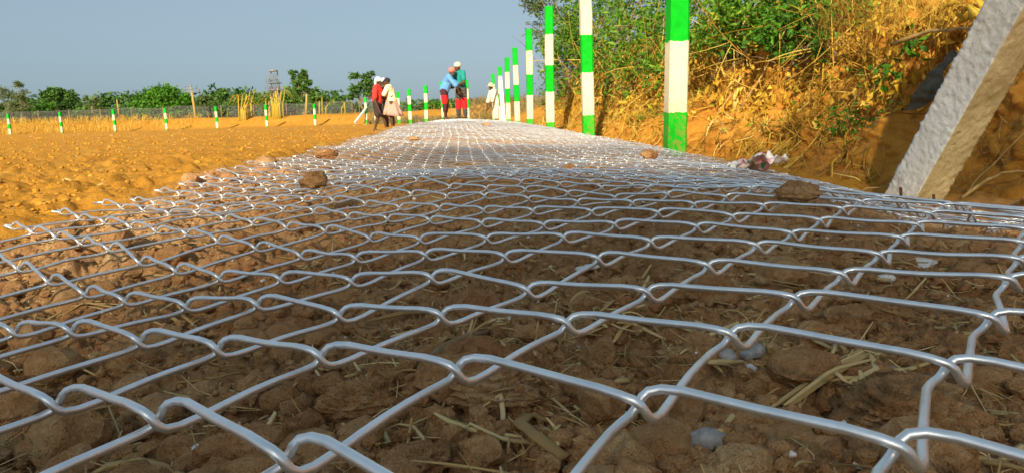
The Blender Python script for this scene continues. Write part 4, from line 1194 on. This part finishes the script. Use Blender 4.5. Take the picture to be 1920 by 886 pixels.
tree('lone_tree', 'lone dark tree with a spreading crown behind the man in red', 'tree', far(682, 68, .6), [(-.6, 0, 3.0, .75), (.5, 0, 3.2, .75), (-.9, 0, 2.2, .6), (.9, 0, 2.3, .65), (0, 0, 3.7, .6), (-.7, 0, 4.0, .45), (.8, 0, 4.0, .4), (.1, 0, 2.5, .8)], 2600, .26, 'leaf_far', (.10, 1.5), GT, tintbias=.4)
for (px, Y, z0, w, h, lab, mt) in [(790, 95, .6, 1.4, 2.1, 'thin pale bush behind the posts left of the man in blue', 'leaf_pale'), (815, 92, .6, 1.3, 1.5, 'low green bush left of the man in blue', 'leaf_bright'), (898, 80, .5, 1.1, 1.6, 'low bright green bush just right of the man in teal', 'leaf_bright'),
        (917, 80, .5, 1.0, 1.5, 'low bright green bush left of the man in cream', 'leaf_bright'), (842, 90, .5, 1.2, 1.5, 'low green bush behind the man in blue', 'leaf_far'), (884, 84, .5, 1.1, 1.3, 'low olive bush behind the man in teal', 'leaf_olive'), (760, 100, .6, 1.2, 1.3, 'low pale bush behind the skirted worker', 'leaf_pale')]:
    tree('low_bush', lab, 'bush', far(px, Y, z0), [(0, 0, h * .5, w), (w * .7, 0, h * .4, w * .7), (-w * .7, 0, h * .4, w * .7), (0, 0, h * .8, w * .6)], 700, .34, mt, (.06, h * .3), 'bushes along the horizon')
def hedgerow():
    P = []; T = []
    for px in np.arange(-420, 960, 7.0):
        Y = 122 + rng.uniform(-6, 6); b_ = far(px, Y)
        h = (3.5 + 1.8 * vn(np.array([px * .02]), np.array([0.]), 901)[0] + rng.normal(0, .35)) * (.6 if px > 640 else 1.0)
        n = 150
        P.append(b_ + np.stack([rng.normal(0, .7, n), rng.normal(0, .7, n), rng.uniform(-.2, 1, n) * h * 1.2], 1)); T.append(np.clip(rng.normal(.35, .2, n), 0, 1))
    o = leaves('hedgerow', np.concatenate(P), .8, 'leaf_far', None, .6, np.concatenate(T))
    tag(o, 'far hedgerow along the horizon behind the trees', 'hedgerow', kind='stuff')
hedgerow()
def dry_verge():
    n = 9000
    X = rng.uniform(-46, 2, n); line = 61.9 + (X + 37.2) * (-5.9 / 30.4)
    Y = line + rng.uniform(.8, 6, n)
    k = ((X < -29 + rng.normal(0, 2.5, n)) & (rng.random(n) < .8)) | ((X < -22) & (rng.random(n) < .14)) | (rng.random(n) < .012); X, Y = X[k], Y[k]; n = len(X)
    L = rng.uniform(.2, .75, n)
    z = ground_base(X, Y) + L * .35
    V, q, per = ribbons(np.stack([X, Y, z], 1), rng.uniform(0, 6.3, n), rng.normal(1.2, .3, n), L, np.full(n, .035), rng.normal(0, .4, (n, 2)), 3, .3)
    o = link('dry_grass', npmesh('dry_grass', V, q, M['bank_straw'], True, np.repeat(np.clip(rng.normal(.6, .2, n), 0, 1), per)))
    tag(o, 'dry grass on the low ridge behind the small posts', 'dry grass', kind='stuff')
dry_verge()
def far_verge():
    n = 5000
    t = rng.random(n)
    X = -7.5 + 14.5 * t; Y = np.interp(X, [-7.5, .5, 7], [56, 33.5, 31]) + 1.2 + rng.uniform(0, 7, n)
    L = rng.uniform(.2, .6, n); z = ground_base(X, Y) + L * .3
    V, q, per = ribbons(np.stack([X, Y, z], 1), rng.uniform(0, 6.3, n), rng.normal(1.1, .35, n), L, np.full(n, .03), rng.normal(0, .4, (n, 2)), 3, .3)
    o = link('verge_grass', npmesh('verge_grass', V, q, M['verge'], True, np.repeat(np.clip(rng.normal(.5, .25, n), 0, 1), per)))
    tag(o, 'greyish dry grass on the rise behind the workers', 'dry grass', kind='stuff')
M['verge'] = tint_mat('verge grass', [(0, (.08, .10, .03)), (.4, (.22, .18, .07)), (1, (.40, .31, .15))], .8, .2)
far_verge()
def bank_roots():
    n = 700
    Y = rng.uniform(1.5, 3.4, n); s_ = rng.uniform(.1, 1.1, n)
    P = bank_pos(Y, s_); P[:, 0] -= .012
    L = .05 + .22 * rng.random(n) ** 2.5; wid = .0015 + .004 * rng.random(n) ** 3
    V, q, per = ribbons(P, rng.normal(1.57, .9, n), rng.normal(.2, .7, n), L, wid, rng.normal(0, .5, (n, 2)), 4, .6)
    o = link('bank_roots', npmesh('bank_roots', V, q, M['straw'], True, np.repeat(np.clip(rng.normal(.35, .25, n), 0, 1), per)))
    tag(o, 'fine roots and dead stems on the shaded part of the bank', 'roots', kind='stuff')
bank_roots()
def banana(px, py0, Y, h, nl, label, leanx=.15):
    b_ = at(px, py0, Y); b_[2] = float(ground_base(np.array([b_[0]]), np.array([Y]))[0]) - .05
    t = thing('banana_plant', label, 'plant', b_, group='withering plants on the ridge')
    for k in range(nl):
        a = rng.uniform(-.6, .6) + (0 if k % 2 else math.pi)
        e = rng.uniform(.25, .8)
        x0 = rng.normal(0, .25)
        top = np.array([x0 + leanx * h + .2 * math.cos(a), rng.normal(0, .2), h * rng.uniform(.6, 1.0)])
        mb = MB(); mb.tube([(x0, 0, -.2), (x0 + .03, 0, top[2] * .5), top], [.055, .045, .03], 6)
        mb.build('stem', M['banana'], t, tint=np.full(mb.n, rng.uniform(.5, 1)))
        out = np.array([math.cos(a), .4 * math.sin(a), 0])
        tt = np.linspace(0, 1, 9)[:, None]
        L = h * rng.uniform(.4, .65)
        Q = top + out * L * .8 * tt + np.array([0, 0, 1.0]) * L * (.45 * tt - 1.1 * tt ** 2)
        mb = MB(); mb.tube(Q, .11 * np.sin(np.linspace(.25, 3.05, 9)) * rng.uniform(.6, 1.2), 6, .15)
        mb.build('leaf', M['banana'], t, tint=np.full(mb.n, rng.uniform(.15, 1)))
banana(452, 222, 61.5, 2.5, 8, 'yellowing drooping plant behind the fifth small post')
banana(470, 222, 62.5, 2.3, 4, 'thin yellow drooping plant left of the sixth small post', .1)
banana(520, 222, 61.0, 2.9, 11, 'tall yellow withering clump of plants in front of the lattice tower', .05)
banana(505, 222, 62.0, 2.2, 5, 'yellow withering plant directly behind the sixth small post', .1)
banana(606, 216, 62.0, 1.5, 3, 'small green arching plant right of the seventh small post', .2)
banana(640, 215, 63.0, 1.1, 2, 'very small arching plant far right of the seventh small post', .2)
def pole(px, py0, py1, dx, Y, r, name, label, cat, arms=False):
    a, b_ = at(px + dx, py0, Y), at(px, py1, Y)
    t = thing(name, label, cat, a)
    d = b_ - a
    mb = MB(); mb.tube([-d * .08, d * .5, d], [r, r * .9, r * .75], 8)
    mb.build('pole', M['twig'], t)
    if arms:
        for k, (zz, w) in enumerate([(.80, .75), (.90, .55)]):
            mb = MB(); mb.box(d * zz + np.array([0, -.07, 0]), (w * 2, .07, .07)); mb.build('crossarm', M['thin_wire'], t)
            for s_ in (-1, 0, 1):
                c = d * zz + np.array([s_ * w * .9, -.07, .05])
                mb = MB(); mb.tube([c, c + [0, 0, .12], c + [0, 0, .13], c + [0, 0, .24]], [.02, .02, .06, .04], 8)
                mb.build('insulator', M['thin_wire'], t)
        mb = MB(); mb.tube([d, d * 1.1], [.025, .015], 5); mb.build('spike', M['thin_wire'], t)
pole(358, 223, 160, 9, 66, .11, 'utility_pole', 'pale leaning utility pole with crossarms right of the dome shaped tree', 'utility pole', True)
pole(219, 214, 187, 4, 66, .06, 'stake', 'thin leaning stake beside the third small post', 'stake')
pole(575, 214, 176, -1, 66, .10, 'stake', 'brown upright stake in front of the tall ragged tree', 'stake')
def tower():
    Y = 96.0
    b_ = far(518, Y, .8); zt = zpx(520, 131, Y) - .8
    t = thing('lattice_tower', 'grey lattice tower with two platforms rising behind the yellow plants', 'tower', b_)
    def leg(sx, sy, f): w = .62 - .2 * f; return np.array([sx * w, sy * w, zt * f])
    for sx in (-1, 1):
        for sy in (-1, 1):
            mb = MB(); mb.tube([leg(sx, sy, -.05), leg(sx, sy, .97)], [.055, .045], 6); mb.build('leg', M['thin_wire'], t)
    fs = [.1, .3, .48, .64, .80, .96]
    for a, b2 in zip(fs[:-1], fs[1:]):
        mb = MB()
        for s_ in (-1, 1):
            mb.tube([leg(-1, s_, a), leg(1, s_, b2)], .02, 4); mb.tube([leg(1, s_, a), leg(-1, s_, b2)], .02, 4)
            mb.tube([leg(s_, -1, a), leg(s_, 1, b2)], .02, 4); mb.tube([leg(-1, s_, a), leg(1, s_, a)], .025, 4); mb.tube([leg(s_, -1, a), leg(s_, 1, a)], .025, 4)
        mb.build('bracing', M['thin_wire'], t)['kind'] = 'stuff'
    for f, w, h in [(.60, .95, .08), (.74, .8, .08)]:
        mb = MB(); mb.box((0, 0, zt * f), (w * 2, w * 2, h)); mb.build('platform', M['thin_wire'], t)
        for k in range(7):
            x = -w + k * w / 3
            mb = MB(); mb.tube([(x, -w, zt * f + .05), (x, -w, zt * f + .75)], .035, 4); mb.build('rail_post', M['thin_wire'], t)
    mb = MB(); mb.tube([(0, 0, zt * .96), (0, 0, zt * .965), (0, 0, zt * .99), (0, 0, zt * 1.0)], [.2, .62, .6, .3], 12)
    mb.build('cap', M['thin_wire'], t)
tower()
def far_fence(pts, h, z_of, label, step=3.1):
    t = thing('chain_link_fence', label, 'chain link fence', (pts[0][0], pts[0][1], z_of(*pts[0])))
    o = np.array(t.location)
    mb = MB()
    for (a, b_) in zip(pts[:-1], pts[1:]):
        a, b_ = np.array(a, float), np.array(b_, float)
        L = np.linalg.norm(b_ - a); n = int(L / .09)
        tt = np.arange(n + 1) / n
        def P(f, zf): q = a + (b_ - a) * np.clip(f, 0, 1); return np.array([q[0], q[1], z_of(*q) + h * zf]) - o
        k = h / L
        for f in tt:
            for s_ in (1, -1):
                f2 = f + s_ * k
                if 0 <= f2 <= 1: mb.tube([P(f, 0), P(f2, 1)], .006, 3, caps=False)
        for zf in (.02, .5, .98):
            mb.tube([P(f, zf) for f in np.linspace(0, 1, 24)], .008, 3, caps=False)
        for f in np.arange(0, L, step) / L:
            p2 = MB(); p2.tube([P(f, -.2), P(f, 1.06)], [.06, .05], 6); p2.build('post', M['bark'], t)
    mb.build('wire_mesh', M['thin_wire'], t)['kind'] = 'stuff'
gz1 = lambda x, y: float(ground_base(np.array([x]), np.array([y]))[0]) - .02
far_fence([(-46, 71.5), (-22, 68.0), (-9, 66.5), (-4.5, 66.5)], 1.15, gz1, 'long dull chain link fence behind the small posts and under the trees')

# unseen tree added to shade the near fencing, its crown thinned to leak sun
tree('added_shade_tree', 'tall slender tree added unseen behind the viewpoint to shade the near fencing', 'tree', (-9.2, -28, 0),
     [(-.25, 0, 14.9, .85, 1), (-.3, 0, 15.9, .85, 1), (.4, 0, 14.8, 1.0, 1), (-.1, 0, 15.8, .9, 1), (.8, 0, 15.9, .9, 1), (1.35, 0, 16.4, .65, 1), (1.15, 0, 16.5, .6, 1), (1.4, 0, 16.1, .55, 1), (.2, 0, 16.4, .9, 1), (-.35, 0, 16.6, .8, 1), (.0, 0, 13.8, .9, 1)], 2250, .18, 'leaf_far', (.16, 13.5))
# ------------------------------------------------------------------ people
M['skin'] = simple_mat('skin', (.055, .026, .014), (.10, .05, .027), 9, .55, .1, .003)
def cloth(name, c, c2=None, scale=14):
    return simple_mat(name, c, c2 or tuple(min(1, a * 1.3) for a in c), scale, .9, .5, .01)
def plaid(name, a, b_, c3, f=28.0):
    m, nt, b = new_mat(name)
    co = coords(nt)
    w1 = nt.nodes.new('ShaderNodeTexWave'); w1.bands_direction = 'Z'; w1.inputs['Scale'].default_value = f / 6
    w2 = nt.nodes.new('ShaderNodeTexWave'); w2.bands_direction = 'DIAGONAL'; w2.inputs['Scale'].default_value = f / 8
    for w in (w1, w2): nt.links.new(co, w.inputs['Vector'])
    c = mixc(nt, ramp(nt, w1.outputs['Fac'], [(.55, (0, 0, 0)), (.7, (1, 1, 1))]), a, b_)
    c = mixc(nt, ramp(nt, w2.outputs['Fac'], [(.7, (0, 0, 0)), (.8, (.7, .7, .7))]), c, c3)
    nt.links.new(c, b.inputs['Base Color']); b.inputs['Roughness'].default_value = .9
    return m
def capsules(mb, chain):
    P = np.array([c[:3] for c in chain], float); r = np.array([c[3] for c in chain], float)
    for (p, q, ra, rb) in zip(P[:-1], P[1:], r[:-1], r[1:]):
        mb.tube([p, p * .5 + q * .5, q], [ra, (ra + rb) / 2, rb], 10)
    for p, ra in zip(P, r):
        V, f = ICO[2]; mb.add(V * ra + p, tris=f)
def fused(mb, name, mat, parent, voxel, it=5):
    o = mb.build(name, mat, parent)
    m = o.modifiers.new('Remesh', 'REMESH'); m.mode = 'VOXEL'; m.voxel_size = voxel; m.use_smooth_shade = True
    k = o.modifiers.new('Smooth', 'SMOOTH'); k.iterations = it; k.factor = .5
    return o
def lerp(a, b, t): return tuple(np.array(a, float) * (1 - t) + np.array(b, float) * t)
def make_person(label, loc, rz, scale, J, shirt, lower, head, shirt_mat, lower_mat, head_mat, lower_kind='shorts', low_to=.47, sleeve=.75, extra=None, foot_mat=None):
    t = thing('person', label, 'person', loc, rz)
    t.scale = (scale,) * 3
    mb = MB()
    nk, hd = np.array(J['neck'], float), np.array(J['head'], float)
    # trunk, neck
    capsules(mb, [(*J['pelvis'], .125), (*J['waist'], .115), (*J['chest'], .135), (*lerp(J['chest'], J['neck'], .7), .10), (*J['neck'], .055), (*lerp(J['neck'], J['head'], .5), .052)])
    fwd = np.array(J.get('face', (1, 0, -.25)), float); fwd /= np.linalg.norm(fwd)
    # head: skull, jaw, nose, ears
    V, f = ICO[3]
    mb.add(V * np.array([.092, .076, .108]) + hd, tris=f)
    mb.add(V * np.array([.062, .058, .062]) + hd + fwd * .028 + np.array([0, 0, -.062]), tris=f)
    V1, f1 = ICO[1]
    mb.add(V1 * .019 + hd + fwd * .098 + np.array([0, 0, -.02]), tris=f1)
    sd_ = np.cross(fwd, [0, 0, 1.0]); sd_ /= np.linalg.norm(sd_)
    for s_ in (-1, 1): mb.add(V1 * np.array([.022, .02, .032]) + hd + sd_ * s_ * .078 + np.array([0, 0, -.02]), tris=f1)
    for s_ in 'LR':
        sh, el, ha = J['sh' + s_], J['el' + s_], J['ha' + s_]
        capsules(mb, [(*lerp(J['chest'], sh, .6), .09), (*sh, .062), (*lerp(sh, el, .5), .05), (*el, .04), (*lerp(el, ha, .35), .041), (*lerp(el, ha, .9), .028)])
        # palm, four fingers of unequal length and a thumb, half closed
        d = np.array(ha, float) - np.array(el, float); d /= np.linalg.norm(d)
        u = np.cross(d, [0, 1.0, .2]); u /= np.linalg.norm(u); v = np.cross(u, d)
        pa = np.array(ha, float)
        capsules(mb, [(*pa, .03), (*(pa + d * .06), .036)])
        for k, L in enumerate((.072, .082, .076, .06)):
            b0 = pa + d * .075 + v * (k - 1.5) * .021
            b1 = b0 + d * L * .55 + u * .012; b2 = b1 + d * L * .3 + u * .035
            capsules(mb, [(*b0, .0125), (*b1, .0115), (*b2, .01)])
        capsules(mb, [(*(pa + d * .02 + v * -.03), .015), (*(pa + d * .055 + v * -.06 + u * .01), .013), (*(pa + d * .085 + v * -.06 + u * .03), .011)])
        hp, kn, an = J['hip' + s_], J['kn' + s_], J['an' + s_]
        capsules(mb, [(*hp, .095), (*lerp(hp, kn, .5), .076), (*kn, .055), (*lerp(kn, an, .35), .056), (*lerp(kn, an, .85), .036), (*an, .038)])
        a_ = np.array(an, float)
        tx = np.array(J.get('toe' + s_, (1, 0, 0)), float); tx /= np.linalg.norm(tx)
        capsules(mb, [(*(a_ + np.array([0, 0, -.035]) - tx * .04), .034), (*(a_ + tx * .09 + np.array([0, 0, -.045])), .034), (*(a_ + tx * .15 + np.array([0, 0, -.052])), .024)])
    fused(mb, 'body', M['skin'], t, .011, 3)
    for s_ in (-1, 1):
        e = MB(); e.add(V1 * .011 + hd + fwd * .082 + sd_ * s_ * .03 + np.array([0, 0, .008]), tris=f1)
        e.build('eye', M['eye'], t)
    # shirt
    mb = MB()
    capsules(mb, [(*lerp(J['pelvis'], J['waist'], .2), .165), (*J['waist'], .16), (*J['chest'], .168), (*lerp(J['chest'], J['neck'], .65), .12)])
    for s_ in 'LR':
        sh, el = J['sh' + s_], J['el' + s_]
        capsules(mb, [(*lerp(J['chest'], sh, .5), .13), (*sh, .082), (*lerp(sh, el, sleeve * .5), .078), (*lerp(sh, el, sleeve), .078)])
    fused(mb, 'shirt', shirt_mat, t, .016, 4)
    mb = MB()
    if lower_kind == 'skirt':
        n = 40; th = np.arange(n) * 2 * math.pi / n
        pel = np.array(J['waist'], float)
        rings = [(0.0, .15, 0), (-.14, .19, .02), (-.3, .24, .05), (-.45, .29, .09), (-.57, .33, .11)]
        V = []
        for inner in (0, 1):
            for (dz, r, am) in (rings if not inner else rings[::-1]):
                rr = (r - .012 * inner) * (1 + am * np.sin(th * 7 + dz * 3) + am * .5 * np.sin(th * 11 + 1))
                V.append(np.stack([pel[0] + rr * np.cos(th) - .05 * (-dz), pel[1] + rr * np.sin(th) * .85, np.full(n, pel[2] + dz) + .03 * np.sin(th * 2)], 1))
        V = np.concatenate(V); m_ = len(rings) * 2
        i = np.arange(m_ - 1)[:, None] * n; j = np.arange(n)[None]
        q = np.stack([i + j, i + (j + 1) % n, i + n + (j + 1) % n, i + n + j], -1).reshape(-1, 4)
        mb.add(V, q); mb.build('skirt', lower_mat, t)
    else:
        for s_ in 'LR':
            hp, kn, an = J['hip' + s_], J['kn' + s_], J['an' + s_]
            ch = [(*J['pelvis'], .15), (*hp, .118), (*lerp(hp, kn, .5), .104)]
            if low_to <= 1: ch += [(*lerp(hp, kn, low_to), .10)]
            else: ch += [(*kn, .085), (*lerp(kn, an, low_to - 1), .07)]
            capsules(mb, ch)
        fused(mb, lower_kind, lower_mat, t, .016, 4)
    # headwear
    mb = MB()
    if head == 'wrap':
        V, f = ICO[3]
        W = V * np.array([.112, .098, .09]) * (1 + .07 * np.sin(V[:, 2:3] * 16 + V[:, :1] * 5)) + hd + np.array([-.012, 0, .055]); mb.add(W, tris=f)
        capsules(mb, [(*(hd - fwd * .085 + np.array([0, 0, .02])), .05), (*(hd - fwd * .11 + np.array([0, 0, -.10])), .045), (*(hd - fwd * .13 + np.array([0, 0, -.19])), .022)])
        fused(mb, 'headcloth', head_mat, t, .012, 2)
    elif head == 'cap':
        V, f = ICO[3]
        W = V * np.array([.105, .09, .085]) + hd + np.array([-.01, 0, .045]); mb.add(W, tris=f)
        capsules(mb, [(*(hd + fwd * .08 + np.array([0, 0, .045])), .045), (*(hd + fwd * .15 + np.array([0, 0, .035])), .02)])
        fused(mb, 'cap', head_mat, t, .012, 2)
    elif head == 'hat':
        n = 28; th = np.arange(n) * 2 * math.pi / n
        prof = [(.02, .17), (.08, .16), (.098, .09), (.10, .055), (.19, .035), (.192, .025), (.10, .03), (.09, .035)]
        V = np.concatenate([np.stack([hd[0] + r * np.cos(th), hd[1] + r * np.sin(th), np.full(n, hd[2] + z) + .012 * np.sin(3 * th) * (r > .15)], 1) for r, z in prof])
        i = np.arange(len(prof) - 1)[:, None] * n; j = np.arange(n)[None]
        q = np.stack([i + j, i + (j + 1) % n, i + n + (j + 1) % n, i + n + j], -1).reshape(-1, 4)
        mb.add(V, q); mb.build('hat', head_mat, t)
    if extra: extra(t, J)
    return t
M['eye'] = simple_mat('eye', (.35, .33, .30), (.4, .38, .35), 5, .3, 0)
def pose(lean=0.0, lx=.0, **kw):
    """upright figure, bent forward at the hips by lean (radians)"""
    c, s_ = math.cos(lean), math.sin(lean)
    def B(x, y, z): dz = z - .92; return (x * c + dz * s_ + lx, y, .92 + dz * c - x * s_)
    J = dict(pelvis=(lx, 0, .92), waist=B(0, 0, 1.04), chest=B(.01, 0, 1.24), neck=B(0, 0, 1.42), head=B(.03, 0, 1.55),
             shL=B(0, .18, 1.37), shR=B(0, -.18, 1.37), elL=B(.03, .23, 1.10), elR=B(.03, -.23, 1.10), haL=B(.12, .22, .87), haR=B(.12, -.22, .87),
             hipL=(lx, .09, .88), hipR=(lx, -.09, .88), knL=(.03 + lx, .10, .48), knR=(.03 + lx, -.10, .48), anL=(lx, .11, .085), anR=(lx, -.11, .085))
    J.update(kw); return J
gb = lambda x, y: ground_base(x, y)
def stand(px, py, Y):
    p = at(px, py, Y)
    return (p[0], Y, float(ground_base(np.array([p[0]]), np.array([Y]))[0]) + .01)
c_red = cloth('red shirt cloth', (.50, .035, .03)); c_white = cloth('white headcloth', (.72, .72, .68)); c_dark = cloth('dark shorts cloth', (.035, .025, .03))
c_cream = cloth('cream shirt cloth', (.70, .60, .38)); c_blue = cloth('blue shirt cloth', (.09, .24, .50)); c_teal = cloth('teal shirt cloth', (.012, .19, .17))
c_ivory = cloth('ivory coat cloth', (.66, .55, .40)); c_straw = cloth('straw hat', (.70, .55, .28)); c_pink = cloth('faded red headcloth', (.60, .16, .12)); c_black = cloth('dark cap', (.02, .02, .03))
c_brown = cloth('brown shirt cloth', (.10, .06, .04))
p_skirt = plaid('mauve checked cloth', (.34, .25, .27), (.44, .30, .25), (.50, .26, .10), 40)
p_red = plaid('dark red checked cloth', (.05, .018, .022), (.10, .02, .025), (.02, .02, .03), 60)
p_grey = plaid('dark checked trousers', (.03, .028, .03), (.06, .05, .05), (.10, .09, .08), 60)
c_bright = cloth('bright red cloth', (.62, .012, .02))
def hp(*a): return a
Yp = 22.0
s1 = stand(710, 246, Yp)
make_person('person in a red shirt, dark shorts and white headcloth, standing left of the skirted worker', s1, R(-12), .98,
            pose(.10, haR=(.14, -.24, .64), elR=(.02, -.25, .98), haL=(.38, .12, 1.06), elL=(.16, .25, 1.06), face=(1, 0, -.5), knL=(.16, .10, .48), anL=(.22, .11, .085), anR=(-.08, -.10, .085)),
            None, None, 'wrap', c_red, c_dark, c_white, 'shorts', .9, .8)
s2 = stand(738, 244, Yp + .1)
make_person('person in a cream shirt, dark cap and mauve checked skirt, facing the man in red', s2, R(180 - 8), .97,
            pose(.16, haR=(.40, -.10, 1.02), elR=(.18, -.26, 1.10), haL=(.42, .16, 1.04), elL=(.20, .26, 1.10), face=(1, 0, -.3)),
            None, None, 'cap', c_cream, p_skirt, c_black, 'skirt', .9, .85)
s3 = stand(728, 243.5, Yp + .75)
make_person('person in a white cap mostly hidden behind the skirted worker, arm reaching to the left', s3, R(180 + 6), .99,
            pose(.06, haL=(.50, .14, 1.06), elL=(.30, .22, 1.20), haR=(.46, -.16, 1.10), elR=(.24, -.24, 1.16)),
            None, None, 'cap', c_brown, c_dark, c_white, 'shorts', .9, .3)
def patch(t, J):
    for s_ in 'LR':
        hp_, kn = J['hip' + s_], J['kn' + s_]
        mb = MB(); capsules(mb, [(*lerp(hp_, kn, .35), .112), (*lerp(hp_, kn, .8), .108)])
        if s_ == 'R': fused(mb, 'red_cloth', c_bright, t, .016, 3)
s4 = stand(842, 222.5, Yp)
make_person('person in a loose blue shirt bending toward the man in teal, dark red checked shorts', s4, R(-8), .98,
            pose(.42, -.12, haR=(.36, -.12, .86), elR=(.30, -.24, 1.04), haL=(.38, .10, .90), elL=(.32, .24, 1.04), face=(.6, -.5, -.6)),
            None, None, 'wrap', c_blue, p_red, c_pink, 'shorts', 1.5, .95, extra=patch)
def knees(t, J):
    for s_ in 'LR':
        kn, an = J['kn' + s_], J['an' + s_]
        mb = MB(); capsules(mb, [(*lerp(kn, an, -.25), .098), (*lerp(kn, an, .3), .092)])
        fused(mb, 'red_knee_cloth', c_bright, t, .016, 3)
s5 = stand(867, 222, Yp + .35)
make_person('person in a teal shirt and cream headcloth with red cloth round the knees', s5, R(180 + 40), 1.05,
            pose(.14, haL=(.26, -.02, .95), elL=(.14, .30, 1.08), haR=(.30, -.10, .96), elR=(.12, -.28, 1.06), face=(.8, .3, -.5), knL=(.02, .14, .48), knR=(.02, -.14, .48), anL=(0, .16, .085), anR=(0, -.16, .085)),
            None, None, 'wrap', c_teal, p_grey, c_cream, 'trousers', 1.85, .7, extra=knees)
s6 = stand(931, 229, 25.6)
make_person('person in ivory clothes and a wide hat beside the farthest post of the right row', s6, R(180 + 25), .86,
            pose(.30, haL=(.42, .14, .66), elL=(.30, .22, .92), haR=(.36, -.14, .62), elR=(.26, -.24, .90), face=(1, 0, -.6)),
            None, None, 'hat', c_ivory, c_ivory, c_straw, 'trousers', 1.6, .95)
#MORE4
